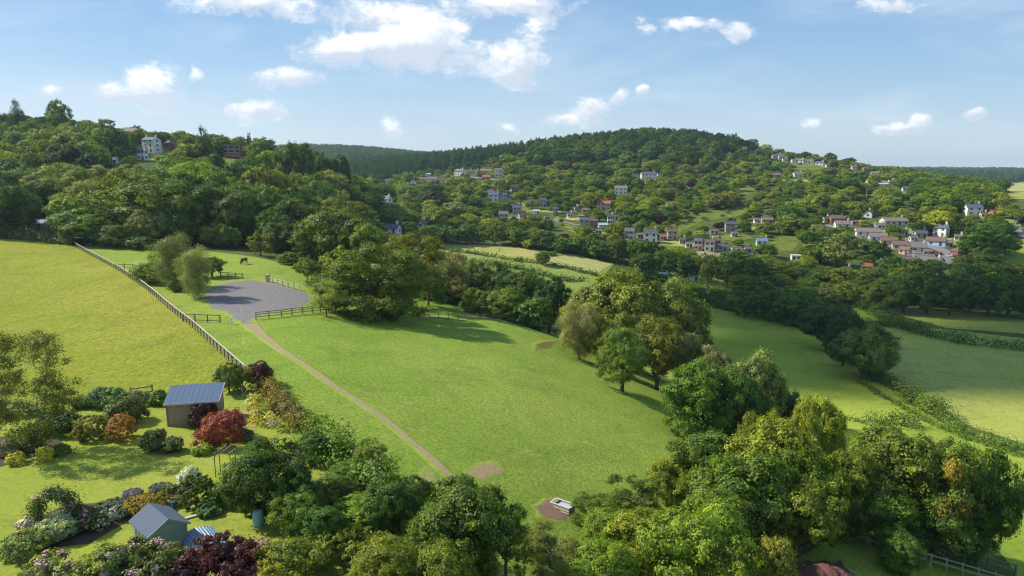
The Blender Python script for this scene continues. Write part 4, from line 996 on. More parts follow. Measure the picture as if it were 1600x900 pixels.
H(1470,369,24,'house','white','slate',-55,'white house with bright facing gable and slate roof in the estate')
H(1438,371,20,'bung','stone','slate',-10,'dark roofed bungalow left of the white house with bright gable')
H(1462,383,34,'bung','blue','brownroof',-35,'pale blue-gabled bungalow above the village road')
H(1519,336,28,'house','white','slate',-8,'white two-storey house with slate roof at the far right of the village')
H(1552,337,19,'bung','brick','redroof',25,'orange-roofed house at the far right of the village')
H(1243,407,17,'flat1','white','white',-10,'white mobile home among the trees below the bracken clearing','mobile home')
H(1353,423,20,'bung','pink','redroof',-20,'low pinkish house among the trees left of the estate')
H(1206,349,9,'shed','white','greyroof',0,'small white shed right of the pinkish bungalow','shed')
H(1335,352,12,'shed','cream','brownroof',0,'small cream garage between two estate bungalows','garage')
H(1426,377,10,'shed','white','greyroof',0,'small white garage in the middle of the estate','garage')
H(890,340,10,'bung','white','greyroof',10,'small white bungalow among gardens left of the short terrace')
H(868,337,9,'house','stone','slate',0,'small stone house just left of the narrow meadow strip')
H(926,346,10,'bung','cream','brownroof',-10,'small cream bungalow directly above the short terrace')
H(953,350,9,'house','white','slate',0,'small white house right of the glasshouse')
H(1066,381,10,'bung','cream','brownroof',0,'small cream house between pink two-chimney house and lower cottages')
H(1076,387,9,'shed','white','greyroof',0,'white shed at the left end of the lower cottages','shed')
H(1120,389,9,'house','brick','brownroof',-10,'narrow brick cottage among the lower cottages')
H(1168,395,10,'bung','stone','greyroof',0,'stone bungalow at the far right of the lower cottages')
H(1182,348,9,'shed','white','greyroof',0,'small white shed left of the pinkish bungalow','shed')
H(1290,347,11,'bung','cream','brownroof',10,'small cream bungalow left of the plain brown-roofed one')
H(1335,362,12,'bung','pink','brownroof',-15,'pink bungalow half hidden left of the diagonal row')
H(1376,358,13,'bung','white','greyroof',-10,'white bungalow just below the longest bungalow')
H(1412,368,13,'bung','cream','brownroof',-10,'cream bungalow between the longest bungalow and the road')
H(1448,399,12,'shed','white','greyroof',-20,'white garage between the diagonal row and the village road','shed')
H(1482,386,13,'bung','cream','greyroof',-20,'cream bungalow above the hipped brick house')
H(1497,376,14,'bung','white','brownroof',-30,'white gabled bungalow right of the white house with bright gable')
H(1226,252,8,'bung','white','greyroof',0,'tiny white house between ridge-top gables and the clearing')
H(1294,262,9,'bung','white','greyroof',0,'tiny white house past the right end of the ridge-top clearing')
H(1334,268,9,'house','cream','greyroof',0,'tiny cream house left of the small brick house on the ridge')
H(1392,287,9,'bung','white','greyroof',0,'tiny white bungalow right of the upper pale greenhouse')
H(692,288,9,'house','cream','brownroof',0,'tiny cream house right of the white bungalow at the village left end')
H(744,270,8,'bung','white','greyroof',0,'tiny white bungalow left of the orange-red roofed one')
H(797,311,10,'bung','pink','brownroof',0,'small pink bungalow right of the dark-roofed pair')
H(1000,372,9,'shed','stone','greyroof',0,'stone outbuilding left of the wide slate-roofed house','shed')
H(1536,340,11,'bung','cream','brownroof',0,'cream bungalow between the slate-roofed house and the orange-roofed one')
H(1322,428,11,'bung','cream','brownroof',-10,'small cream house in the trees left of the low pinkish one')
# ---------------------------------------------------------------- vehicles, poles, horse
def car(u, v, yaw, col, label, van=False, cat='car', s=1.0):
    p = ground(u, v); o = empty('parked_van' if van else 'parked_car', p, R(yaw), (s, s, s)); L = 5.2 if van else 4.2; hh = 2.2 if van else 1.42
    m = MB(); prof = [(-L/2, .35), (-L/2, .95), (-L/2 + .25, hh * .62 if not van else hh), (-L/2 + .7, hh), (L/2 - 1.9, hh), (L/2 - 1.05, .98), (L/2 - .1, .8), (L/2, .35)]
    n = len(prof); vs = [(x, y, z) for y in (-.85, .85) for x, z in prof]
    m.add(vs, [tuple(range(n)), tuple(range(n, 2 * n))[::-1]] + [(i, i + n, (i + 1) % n + n, (i + 1) % n) for i in range(n)]); m.build('body', [solid('car_paint', col, .35, .02, 1, spec=.6)], o)
    for s_ in (-1, 1):
        g = MB(); g.add([(-L/2 + .8, s_ * .86, hh * .68), (L/2 - 1.5, s_ * .86, hh * .68), (L/2 - 1.95, s_ * .86, hh * .93), (-L/2 + .9, s_ * .86, hh * .93)], [(0, 1, 2, 3) if s_ < 0 else (3, 2, 1, 0)]); g.build('side_window', [MT['glass']], o)
        for x in (-L/2 + .85, L/2 - .8):
            w = MB(); w.tube([(x, s_ * .72, .33), (x, s_ * .9, .33)], [.33, .33], 12); w.build('wheel', [MT['door']], o)
    g = MB(); g.add([(L/2 - 1.87, -.75, hh - .02), (L/2 - 1.07, -.78, 1.02), (L/2 - 1.07, .78, 1.02), (L/2 - 1.87, .75, hh - .02)], [(0, 1, 2, 3)]); me = g.build('windscreen', [MT['glass']], o); me.location = (.03, 0, .02)
    tag(o, label, cat)
car(1034,430,170,(.75,.76,.78),'white van parked on the narrow green strip below the village',van=True,cat='van',s=1.1)
car(1380,408,20,(.06,.07,.09),'dark car parked in the trees left of the red brick bungalow')
car(1483,401,120,(.45,.46,.48),'silver car parked on the village road beside the hipped brick house')
car(1466,398,100,(.30,.04,.03),'red car parked on the village road before the white gable')
def pole(u, v, vt, label, w=.14, cross=True):
    p = ground(u, v); h = zat(vt, p[1]) - p[2]; o = empty('telegraph_pole', p); m = MB(); m.tube([(0, 0, -.5), (0, 0, h)], [w * 1.2, w * .8], 8); m.build('post', [MT['wood']], o)
    if cross:
        c = MB(); c.box((0, 0, h - .6), (1.7, .12, .12)); [c.lathe([(.05, 0), (.06, .15), (.02, .2)], 6, (x, 0, h - .54)) for x in (-.7, -.3, .3, .7)]; c.build('crossarm', [MT['wood']], o)
    tag(o, label, 'utility pole')
pole(780,394,373,'wooden telegraph pole standing in the dry far field')
pole(874,393,376,'wooden telegraph pole above the mown hay field')
pole(655,379,366,'pale telegraph pole beside the house behind the windswept tree')
pole(1353,317,293,'tall pale pole rising from trees on the upper right hillside',w=.4,cross=False)
pole(1356,272,251,'thin tall mast beside the small brick house on the ridge',w=.2,cross=False)
pole(1584,352,333,'telegraph pole beside the far right road')
def horse():
    p = ground(382, 413); o = empty('horse', p, R(-105)); m = MB()
    m.tube([(-.95,0,1.15),(-.8,0,1.22),(-.3,0,1.2),(.3,0,1.15),(.7,0,1.2),(.9,0,1.3),(1.05,0,1.15),(1.25,0,.8),(1.4,0,.45),(1.52,0,.3)],[.1,.3,.33,.33,.32,.26,.2,.17,.14,.08],10)
    for x, y in ((-.75,.17),(-.75,-.17),(.62,.17),(.62,-.17)):
        bk = -.08 if x < 0 else .03
        m.tube([(x,y,1.05),(x + .06,y,.72),(x + bk,y,.42),(x,y,.1),(x + .04,y,0)],[.16,.11,.07,.05,.07],8)
    for y in (-.06,.06): m.tube([(1.1,y,1.0),(1.06,y * 1.6,1.16)],[.04,.01],5)
    hm_ = solid('brown_coat', (.16,.06,.03), .6, .15, 3); ob = m.build('body', [hm_], o)
    t = MB(); t.tube([(-.98,0,1.25),(-1.12,0,1.0),(-1.1,0,.6)],[.05,.09,.03],7); t.build('tail', [MT['door']], o)
    t = MB(); t.tube([(.85,0,1.52),(1.08,0,1.36),(1.28,0,1.0)],[.04,.06,.03],6); t.build('mane', [MT['door']], o)
    for y in (.17,): s = MB(); s.tube([(.62,y,.36),(.66,y,.06)],[.075,.08],8); s.build('white_sock', [MT['white']], o)
    tag(o, 'brown horse standing in the rough field beyond the gravel yard', 'horse')
horse()
# ---------------------------------------------------------------- fences
MT['greywood'] = solid('greyed_timber', (.33,.28,.22), .85, .15, 5, .2)
def resample(P, sp):
    out = [P[0].copy()]; acc = 0
    for a, b in zip(P[:-1], P[1:]):
        L = (b - a).length; t = sp - acc
        while t <= L: out.append(a.lerp(b, t / L)); t += sp
        acc = (L - (t - sp))
    return out
def fence(pp, label, h=1.25, sp=1.9, rails=(.45, .8, 1.12), mat='wood', railmat=None, topmat=None, cat='fence', side=1, name='post_and_rail_fence', pw=.13, last=True):
    P = [ground(u, v) for u, v in pp]; Q = resample(P, sp)
    for q in Q: q.z = float(hm(q.x, q.y))
    o = empty(name, Q[0]); base = Q[0]; pm = MB(); pm.box((0, 0, h / 2 - .2), (pw, pw, h + .4)); pme = pm.mesh('post'); pme.materials.append(MT[mat])
    for i, q in enumerate(Q[:100]):
        d = (Q[min(i + 1, len(Q) - 1)] - Q[max(i - 1, 0)]); po = link('post', pme, o); po.location = q - base; po.rotation_euler = (R(rng.uniform(-1.5, 1.5)), R(rng.uniform(-1.5, 1.5)), math.atan2(d.y, d.x))
    for k, rz_ in enumerate(rails):
        m = MB()
        for a, b in zip(Q[:-1], Q[1:]):
            d = (b - a); n = Vector((-d.y, d.x, 0)).normalized() * side * (pw / 2 + .022)
            if rz_ >= h - .02: n = Vector((0, 0, 0))
            up_ = Vector((0, 0, rz_)); e = d.normalized() * .02
            m.bar(a - base + n + up_ + e, b - base + n + up_ - e, .045 if rz_ < h - .02 else .14, .11 if rz_ < h - .02 else .05)
        m.build('rail', [MT[(topmat or railmat or mat) if k == len(rails) - 1 else (railmat or mat)]], o)
    tag(o, label, cat); return o, Q
fence([(118,386),(150,404),(186,424),(222,448),(262,482),(300,512),(345,553),(390,594)],'long diagonal post and rail fence with pale capping rail between hay meadow and paddock',h=1.2,rails=(.45,.82,1.22),topmat='palewood',sp=1.9)
fence([(-20,664),(40,651),(112,641),(125,639)],'dark two-rail fence between the garden and the hay meadow at the left edge',rails=(.5,1.0))
fence([(205,624),(240,619),(262,616)],'short rail fence showing left of the timber shed roof',rails=(.5,1.0))
fence([(286,503),(362,506)],'brown rail fence beside the yard entrance, joined to the diagonal fence',rails=(.35,1.16),sp=2.0)
fence([(400,500),(440,496),(488,490),(530,486)],'dark rail fence along the near edge of the gravel yard',rails=(.45,.82,1.12),mat='wood')
fence([(181,420),(212,421)],'short dark rail fence on the grass strip left of the bramble bushes',rails=(.45,1.0))
fence([(345,434),(390,437)],'brown rail fence at the far corner of the gravel yard behind the birches',rails=(.45,.8,1.12))
fence([(418,441),(440,447),(474,457)],'pale rail fence along the far right edge of the gravel yard',rails=(.45,.8,1.12),mat='palewood')
fence([(655,501),(700,500),(740,500),(790,503),(825,509),(848,516),(872,526)],'thin open fence along the brow of the paddock',rails=(.35,1.1),pw=.1,sp=2.4)
fence([(1322,840),(1368,857),(1400,868),(1445,884),(1490,896),(1540,910),(1600,928)],'weathered two-rail fence below the right-hand trees',h=1.25,rails=(.6,1.1),sp=1.7,mat='greywood',side=-1)
fence([(1335,829),(1375,842),(1420,856),(1470,870),(1530,884),(1600,904)],'second rail fence running parallel behind the weathered one',h=1.15,rails=(.6,1.05),sp=2.6,mat='wood')
fence([(1392,637),(1440,668),(1500,700),(1560,724),(1640,752)],'thin wire fence with widely spaced posts along the valley hedge',rails=(.5,1.0),pw=.08,sp=5,name='wire_fence') if False else None
def post(u, v, h, w, mat, label, cat='gatepost'):
    p = ground(u, v); m = MB(); m.box((0, 0, h / 2 - .15), (w, w, h + .3)); m.add([(-w*.55,-w*.55,h),(w*.55,-w*.55,h),(w*.55,w*.55,h),(-w*.55,w*.55,h),(0,0,h + w*.35)],[(0,1,4),(1,2,4),(2,3,4),(3,0,4),(3,2,1,0)])
    o = m.build('gatepost', [MT[mat]]); o.location = p; tag(o, label, cat)
post(303,467,1.9,.22,'white','white gatepost standing by the forked white birch trunk')
post(211,421,1.3,.3,'white','white post at the end of the short fence on the grass strip')
post(419,441,1.5,.7,'pink','thick pinkish gatepost at the far right corner of the yard')
post(362,507,1.15,.2,'white','pale short post at the yard entrance')
def gate():
    p = ground(384, 588); o = empty('field_gate', p, R(-35)); m = MB()
    for z in (.15,.35,.55,.75,.95,1.15): m.tube([(0,0,z),(2.6,0,z)],[.022,.022],6)
    m.build('bar', [MT['palewood']], o); s = MB()
    for x in (0, 1.3, 2.6): s.tube([(x,0,.1),(x,0,1.18)],[.028,.028],6)
    s.tube([(0,.0,1.15),(1.3,.0,.15)],[.02,.02],6); s.build('brace', [MT['palewood']], o)
    tag(o, 'pale metal field gate at the near end of the long diagonal fence', 'gate')
gate()
# trough
def trough():
    p = ground(879, 797); o = empty('water_trough', p, R(-38)); L, W_, Hh = 1.75, .85, .55; m = MB()
    for y in (-W_/2, W_/2): m.box((0, y, Hh/2), (L, .06, Hh))
    for x in (-L/2 + .03, L/2 - .03): m.box((x, 0, Hh/2), (.06, W_ - .062, Hh))
    m.box((0, 0, .06), (L - .13, W_ - .07, .06)); m.build('basin', [solid('galvanised', (.30,.27,.25), .6, .15, 5)], o)
    r = MB(); r.box((0, -W_/2, Hh + .03), (L + .1, .12, .05)); r.box((0, W_/2, Hh + .03), (L + .1, .12, .05)); [r.box((x, 0, Hh + .03), (.12, W_ - .125, .05)) for x in (-L/2, L/2)]; r.build('rim', [MT['palewood']], o)
    w = MB(); w.box((.12, 0, Hh - .1), (L - .4, W_ - .08, .02)); w.build('water', [solid('water_film', (.40,.44,.48), .15, .03, 2, spec=.8)], o)
    c = MB(); c.box((-L/2 + .22, 0, Hh + .02), (.32, W_ - .13, .05)); c.build('float_cover', [MT['wood']], o)
    for z in (.14, .32): k = MB(); k.box((0, -W_/2 - .05, z), (L + .06, .04, .06)); k.build('side_rail', [MT['palewood']], o)
    tag(o, 'rectangular water trough with bright water and slatted side in a mud patch', 'trough')
trough()
for i, (a, b, lb) in enumerate([((1326,893),(1352,907),'upper pale pole lying on the shaded grass by the mulch heap'),((1324,898),(1345,910),'lower pale pole lying on the shaded grass by the mulch heap')]):
    pa, pb = ground(*a), ground(*b); m = MB(); m.tube([Vector((0,0,.12)), pb - pa + Vector((0,0,.12))], [.05,.045], 8); o = m.build('pole', [MT['palewood']]); o.location = pa; tag(o, lb, 'pole')
def mulch():
    p = ground(1285, 905); n = 60; r = np.random.RandomState(3); xs = np.linspace(-2.6, 2.6, n); A, B = np.meshgrid(xs, xs, indexing='ij'); q = np.sqrt((A/2.5)**2 + (B/1.7)**2)
    z = np.clip(1 - q, -.2, 1) ** 1 * 1.15 if False else np.where(q < 1, 1.05 * (1 - q**1.6), -.15); z = z + r.normal(0, .045, z.shape) + .08 * np.sin(A * 5 + B * 3)
    V = np.stack([A.ravel(), B.ravel(), z.ravel()], 1); i, j = np.meshgrid(np.arange(n-1), np.arange(n-1), indexing='ij'); a = (i * n + j).ravel()
    o = link('mulch_heap', npmesh('mulch_heap', V, np.stack([a, a + n, a + n + 1, a + 1], 1)), mats=solid('red_mulch', (.13,.06,.048), .95, .35, 8, .8)); o.location = p
    tag(o, 'heap of red-brown mulch on the lower paddock at the bottom edge', 'heap')
mulch()
# ---------------------------------------------------------------- garden
def timber_shed():
    A = ground(263, 667); yaw = R(13); o = empty('timber_shed', A, yaw); Wd, Dp, h1, h2 = 4.1, 2.6, 2.05, 2.7
    m = MB(); nb_ = 15
    for k in range(nb_):
        z = .12 + k * (h1 - .1) / nb_; m.box((Wd/2, 0, z + .065), (Wd, .05, .115), rx=R(8))
    m.box((Wd/2, .06, h1/2), (Wd - .02, .04, h1))
    for x, s in ((0, 1), (Wd, -1)):
        for k in range(19):
            z = .12 + k * .137; y0 = 0.03 if z < h1 - .1 else (z - h1 + .15) / (h2 - h1) * Dp
            if y0 < Dp: m.box((x, (y0 + Dp) / 2, z + .065), (.05, Dp - y0, .115))
    m.box((Wd/2, Dp, h2/2 + .03), (Wd, .05, h2 - .08)); m.build('cladding', [MT['shedwood']], o)
    for x, y, hh in ((0,0,h1),(Wd,0,h1),(0,Dp,h2),(Wd,Dp,h2)):
        c = MB(); c.box((x, y, hh/2), (.12,.12,hh - .05)); c.build('corner_post', [MT['wood']], o)
    r = MB(); e = .22; sl = (h2 - h1) / Dp
    def zz(y): return h1 + sl * y + .06
    a = [(-e, -e, zz(-e)), (Wd + e, -e, zz(-e)), (Wd + e, Dp + e, zz(Dp + e)), (-e, Dp + e, zz(Dp + e))]
    r.add(a + [(x, y, z + .08) for x, y, z in a], [(3,2,1,0),(4,5,6,7),(0,1,5,4),(1,2,6,5),(2,3,7,6),(3,0,4,7)])
    k = .28
    while k < Wd: r.bar((k, -e, zz(-e) + .083), (k, Dp + e, zz(Dp + e) + .083), .02, .012); k += .42
    ro = r.build('roof', [MT['shedroof']], o)
    f = MB(); f.box((Wd/2, -e - .02, zz(-e)), (Wd + 2*e, .03, .16)); f.bar((Wd + e + .02, -e, zz(-e)), (Wd + e + .02, Dp + e, zz(Dp + e)), .03, .16); f.build('fascia', [MT['palewood']], ro)
    s = MB(); s.box((Wd/2, .1, .03), (Wd - .2, .3, .12)); s.box((Wd/2, Dp - .2, .03), (Wd - .2, .3, .12)); s.build('skid', [MT['stone']], o)
    d = MB(); d.box((Wd + .04, 1.3, 1.0), (.05, .85, 1.85)); do = d.build('door', [MT['wood']], o); hnd = MB(); hnd.box((Wd + .08, 1.0, 1.0), (.04, .04, .16)); hnd.build('handle', [MT['door']], do)
    tag(o, 'timber-clad garden shed with sloping blue-grey sheet roof beside red and purple shrubs', 'shed')
MT['shedwood'] = solid('shed_boards', (.38, .28, .19), .85, .22, 7, .3); MT['shedroof'] = solid('shed_sheet', (.085, .13, .20), .5, .08, 2)
MT['greenpaint'] = solid('sage_paint', (.25, .36, .29), .7, .06, 3); MT['felt'] = solid('roof_felt', (.085, .11, .155), .85, .1, 6, .2)
timber_shed()
def green_shed():
    A = Vector((-20.35, 35.35, 0)); A.z = float(hm(A.x, A.y)); yaw = R(48)   # x axis along the gable, y axis along the ridge
    o = empty('summerhouse', A, yaw); Wd, L, wh, rh = 2.1, 2.55, 1.8, .62
    m = MB(); vs = []
    for y in (0, L): vs += [(0, y, 0), (Wd, y, 0), (Wd, y, wh), (Wd/2, y, wh + rh), (0, y, wh)]
    m.add(vs, [(0,1,2,3,4), (9,8,7,6,5), (0,4,9,5), (1,6,7,2), (0,5,6,1)]); m.build('wall', [MT['greenpaint']], o)
    b = MB()
    for k in range(13):
        z = .08 + k * .135; b.box((Wd/2, -.012, z), (Wd, .02, .012)); b.box((-.012, L/2, z), (.02, L, .012))
    b.build('board_joint', [solid('joint_shadow_line', (.17,.25,.20), .8)], o)
    r = MB(); e = .14; sl = rh / (Wd/2)
    for s in (-1, 1):
        x1 = Wd/2 + s * (Wd/2 + e); z1 = wh - sl * e; a = [(Wd/2, -e, wh + rh + .03), (x1, -e, z1 + .03), (x1, L + e, z1 + .03), (Wd/2, L + e, wh + rh + .03)]
        f = [(0,1,2,3),(7,6,5,4),(0,4,5,1),(1,5,6,2),(2,6,7,3),(3,7,4,0)]
        if s < 0: f = [q[::-1] for q in f]
        r.add([(x, y, z + .05) for x, y, z in a] + a, f)
    ro = r.build('roof', [MT['felt']], o)
    c = MB()
    for s in (-1, 1): c.bar((Wd/2, -e - .015, wh + rh + .02), (Wd/2 + s * (Wd/2 + e), -e - .015, wh - sl * e + .02), .03, .13)
    c.build('bargeboard', [MT['greenpaint']], ro)
    for k in range(4):
        w = MB(); y = .38 + k * .46; w.box((-.03, y, 1.32), (.05, .42, .66)); w.box((-.05, y, 1.32), (.05, .32, .54), m=1); w.build('window', [MT['white'], MT['glass']], o)
    tag(o, 'sage green painted gabled garden shed with slate-grey felt roof and small side windows', 'shed')
green_shed()
def lean_to():
    p = ground(318, 862); o = empty('cold_frame', p, R(42)); m = MB()
    m.box((0, 0, .35), (1.5, 1.9, .7)); m.build('side', [MT['wood']], o); r = MB(); n = 40
    for k in range(n):
        x0, x1 = -1 + k * 2 / n, -1 + (k + 1) * 2 / n; z = lambda x: .95 - .28 * x * x + .025 * math.sin(x * 34)
        r.add([(x0 * .95, -1.1, z(x0)), (x1 * .95, -1.1, z(x1)), (x1 * .95, 1.1, z(x1) + .12), (x0 * .95, 1.1, z(x0) + .12)], [(0,1,2,3)])
    r.build('lid', [MT['blueroof']], o); tag(o, 'low frame with curved corrugated blue-grey lid beside the sage green shed', 'cold frame')
lean_to()
def rubble():
    r = random.Random(4); p = ground(300, 858)
    for i in range(9):
        m = MB(); m.box((0,0,0), (r.uniform(.3,.55), r.uniform(.25,.4), r.uniform(.12,.2)), r.uniform(0,3)); q = p + Vector((r.uniform(-.5,.5), r.uniform(-1.0,1.0), 0)); q.z = float(hm(q.x, q.y)) + .12 + .1 * (i % 3)
        o = m.build('stone_block', [MT['pinkstone']]); o.location = q; o.rotation_euler = (r.uniform(-.2,.2), r.uniform(-.2,.2), 0); tag(o, 'pale pinkish stone block in the loose pile behind the sage green shed', 'stone', 'loose stone blocks behind the green shed')
    m = MB(); a, b = ground(290, 812), ground(311, 806); m.bar(Vector((0,0,.1)), b - a + Vector((0,0,.1)), .22, .06); o = m.build('plank', [MT['palewood']]); o.location = a; tag(o, 'pale plank lying on the grass above the corrugated cold frame', 'plank')
MT['pinkstone'] = solid('pinkish_stone', (.48, .40, .36), .9, .15, 4, .2)
rubble()
def butt():
    p = ground(404, 821); o = empty('water_butt', p); m = MB(); m.lathe([(.28,0),(.31,.1),(.33,.45),(.32,.8),(.29,.92)],20); m.lathe([(.335,.3),(.345,.32),(.335,.34)],20); b = m.build('barrel', [solid('blue_plastic', (.28,.50,.62), .45, .05, 3)], o)
    l = MB(); l.lathe([(.31,.92),(.32,.97),(.22,1.02),(.02,1.04)],20); l.build('lid', [solid('pale_blue_plastic', (.42,.62,.72), .45, .05, 3)], o); tag(o, 'blue plastic water butt with lid standing on the lawn beside the shrubs', 'water butt')
butt()
def arch(u, v, label, mat, w=1.3, yaw=0, h=2.1, n=2, flowers=None):
    p = ground(u, v); o = empty('garden_arch', p, R(yaw)); m = MB()
    for y in (0, .6): m.tube([(-w/2, y, 0), (-w/2, y, h * .72), (-w * .36, y, h * .93), (0, y, h), (w * .36, y, h * .93), (w/2, y, h * .72), (w/2, y, 0)], [.03] * 7, 6)
    m.build('hoop', [MT[mat]], o); r = MB()
    for k in range(5):
        t = math.pi * k / 5; r.bar((-w/2 * math.cos(t), -.25, h * .72 + h * .3 * math.sin(t)), (-w/2 * math.cos(t), .85, h * .72 + h * .3 * math.sin(t)), .035)
    r.build('slat', [MT['greywood']], o)
    if flowers:
        C = []; Q = []
        for k in range(12):
            t = math.pi * k / 11; C.append((-w/2 * math.cos(t) * 1.05, .3, h * .6 + h * .4 * math.sin(t))); Q.append((.33,.4,.33))
            if k in (0, 11):
                for z in (.3,.8): C.append((C[-1][0], .3, z)); Q.append((.35,.4,.4))
        me = foliage('climber', C, Q, 5200, .13, 9, ncl=120, cs=.3, blossom=.2); cl = link('climbing_rose', me, o, [MT['leaf'], MT[flowers]]); cl.color = (*CO['dark'], 1)
    tag(o, label, 'arch')
arch(88, 835, 'rose arch covered in pale pink blossom at the edge of the lawn', 'wood', 1.9, 25, 2.5, flowers='flower_rose')
arch(350, 748, 'bare metal garden arch with pale slats between lawn and shrubbery', 'door', 1.3, -10, 2.2)
def bush(u, base, vtop, wpx, col, label, leaf=.17, n=9000, kind='dome', blossom=0, bmat=None, name='shrub', cat='shrub', seed=1, droop=0, jitter=.6, aspect=.55, cs=None, sq=1.0, Y=None):
    p = ground(u, base) if Y is None else atY(u, Y, vtop); 
    zt = zat(vtop, p[1]); d = depth_at(p[1], (zt + p[2]) / 2); w = wpx * d / F; h = max(.35, zt - p[2]); p = p + Vector((0, w * .25, 0)); p.z = float(hm(p.x, p.y)); h = max(.35, min(h, zat(vtop, p[1]) - p[2]))
    C, Q = lobes(kind, seed); C = np.array(C) * (w / 10, w / 10 * sq, h / 10); Q = np.array(Q) * (w / 10, w / 10 * sq, h / 10)
    me = foliage(name, C, Q, n, leaf, seed, ncl=int(260 if kind != 'sparse' else 120), cs=cs or .09, droop=droop, jitter=jitter, aspect=aspect, blossom=blossom)
    o = link(name, me, mats=[MT['leaf']] + ([MT[bmat]] if bmat else [])); o.location = p; o.color = (*(CO[col] if isinstance(col, str) else col), 1); tag(o, label, cat); TREES.append((p.x, p.y, w, h)); return o
bush(340,700,640,86,(.17,.05,.035),'large red-leaved shrub in front of the timber shed',n=13000,kind='bush',blossom=.35,bmat='flower_red',seed=2)
bush(314,668,626,46,'purple','dark purple feathery shrub against the timber shed wall',n=7000,kind='bush',jitter=.9,seed=3,leaf=.15)
bush(185,692,645,48,(.22,.12,.03),'rounded orange-bronze shrub on the lawn left of the timber shed',n=9000,seed=4,leaf=.13)
bush(135,690,646,58,(.12,.12,.025),'rounded olive-yellow shrub left of the orange-bronze one',n=9000,seed=5,leaf=.13)
bush(196,664,618,56,(.05,.065,.018),'dark bronze-green shrub behind the orange-bronze one',n=8000,kind='bush',seed=6)
bush(158,640,602,56,'bluegreen','blue-green shrub by the meadow fence',n=9000,kind='bush',seed=7)
bush(126,640,618,36,'dark','dark small shrub left of the blue-green one',n=5000,seed=8)
bush(205,636,606,44,'grey','grey-green flowering shrub by the meadow fence',n=6000,kind='bush',seed=9,blossom=.12,bmat='flower_rose')
bush(168,662,632,26,'silver','small silver-grey conifer between darker shrubs',n=3500,kind='conifer',seed=10,name='dwarf_conifer')
bush(247,636,609,30,'mid','green shrub left of the timber shed roof',n=4500,kind='bush',seed=11)
bush(78,684,640,70,'deep','dark shaded shrub left of the olive-yellow one',n=8000,kind='bush',seed=12)
bush(236,708,668,40,(.10,.13,.05),'grey-green shrub island on the lawn, left part',n=6000,kind='bush',seed=13)
bush(262,710,680,36,(.08,.10,.04),'grey-green shrub island on the lawn, right part',n=5000,kind='bush',seed=14)
bush(313,712,694,34,'lime','yellow-green hosta clump under the red-leaved shrub',leaf=.3,n=1200,seed=15,name='hosta_plant',cat='plant',aspect=.8)
bush(383,690,670,26,'bluegreen','blue-green low plants right of the red-leaved shrub',leaf=.2,n=1600,seed=16,name='low_plant',cat='plant')
bush(66,722,696,30,'yellow','bright yellow-green flowering plant in the left border',n=2500,seed=17,blossom=.5,bmat='flower_yellow',name='flowering_plant',cat='plant',leaf=.13)
bush(20,728,706,30,'yellow','second bright yellow flowering plant at the left edge',n=2500,seed=18,blossom=.5,bmat='flower_yellow',name='flowering_plant',cat='plant',leaf=.13)
bush(45,706,680,40,'dark','dark leafy plant with red tips in the left border',n=3500,seed=19,blossom=.08,bmat='flower_red',leaf=.14)
bush(92,714,692,30,'mid','low green plant at the right end of the left border',n=2600,seed=20,leaf=.14)
bush(8,716,684,34,'grey','grey-green bush at the left edge of the border',n=3500,seed=21,blossom=.1,bmat='flower_blue',leaf=.14)
bush(293,764,728,40,(.40,.42,.30),'cream-white rounded shrub on the far side of the green dome shrub',n=8000,seed=22,blossom=.45,bmat='flower_white',leaf=.12)
bush(300,796,738,66,(.06,.09,.02),'clipped green dome shrub between lawn and shrubbery',n=14000,seed=23,leaf=.12,cs=.06)
bush(352,792,744,62,'mid','loose green shrub right of the dome shrub with a short bare stem',n=9000,kind='bush',seed=24,leaf=.15)
bush(203,782,764,36,(.14,.14,.17),'grey lavender mound at the lawn edge',n=4500,seed=25,blossom=.35,bmat='flower_blue',leaf=.1,jitter=.9,cat='plant',name='lavender_plant')
bush(245,770,756,36,(.14,.15,.14),'second grey lavender mound, nearer the white shrub',n=3500,seed=26,blossom=.35,bmat='flower_blue',leaf=.1,jitter=.9,cat='plant',name='lavender_plant')
bush(222,806,774,72,(.16,.14,.02),'golden-yellow low shrub behind the sage green shed',n=11000,kind='bush',seed=27,blossom=.2,bmat='flower_orange',leaf=.13)
bush(165,805,782,56,(.08,.11,.07),'blue-spired flower clump in the long border',n=4500,seed=28,blossom=.22,bmat='flower_blue',leaf=.12,jitter=.9,name='flowering_plant',cat='plant')
bush(182,815,786,24,'mid','cream-spired lupin clump in the long border',n=2600,kind='bush',seed=29,blossom=.5,bmat='flower_white',leaf=.1,name='flowering_plant',cat='plant')
bush(262,796,778,26,'mid','white-flowered plant right of the golden-yellow shrub',n=2600,seed=30,blossom=.5,bmat='flower_white',leaf=.13,name='flowering_plant',cat='plant')
bush(150,830,798,34,'mid','white-flowered bush left of the sage green shed',n=3500,seed=31,blossom=.3,bmat='flower_white',leaf=.14)
bush(262,772,758,30,'mid','green plant between lavender and the cream-white shrub',n=2200,seed=44,leaf=.15,blossom=.1,bmat='flower_rose',name='flowering_plant',cat='plant')
bush(118,836,788,60,(.05,.06,.025),'dark rounded shrub with pink blossom on top, right of the rose arch',n=9000,kind='bush',seed=32,blossom=.18,bmat='flower_rose')
bush(84,850,800,72,'silver','silver-green mounded shrub at the lower left',n=13000,kind='bush',seed=33,leaf=.12)
bush(40,845,804,40,(.34,.33,.24),'pale cream mounded shrub at the lower left edge',n=7000,seed=34,blossom=.35,bmat='flower_white',leaf=.12)
bush(25,880,825,70,(.13,.16,.06),'pale green feathery shrub at the bottom left corner',n=10000,kind='bush',seed=35,leaf=.12,Y=36)
bush(322,808,788,36,'bluegreen','broad-leaved rhubarb clump on the lawn above the plank',leaf=.42,n=420,seed=36,name='rhubarb_plant',cat='plant',aspect=.9)
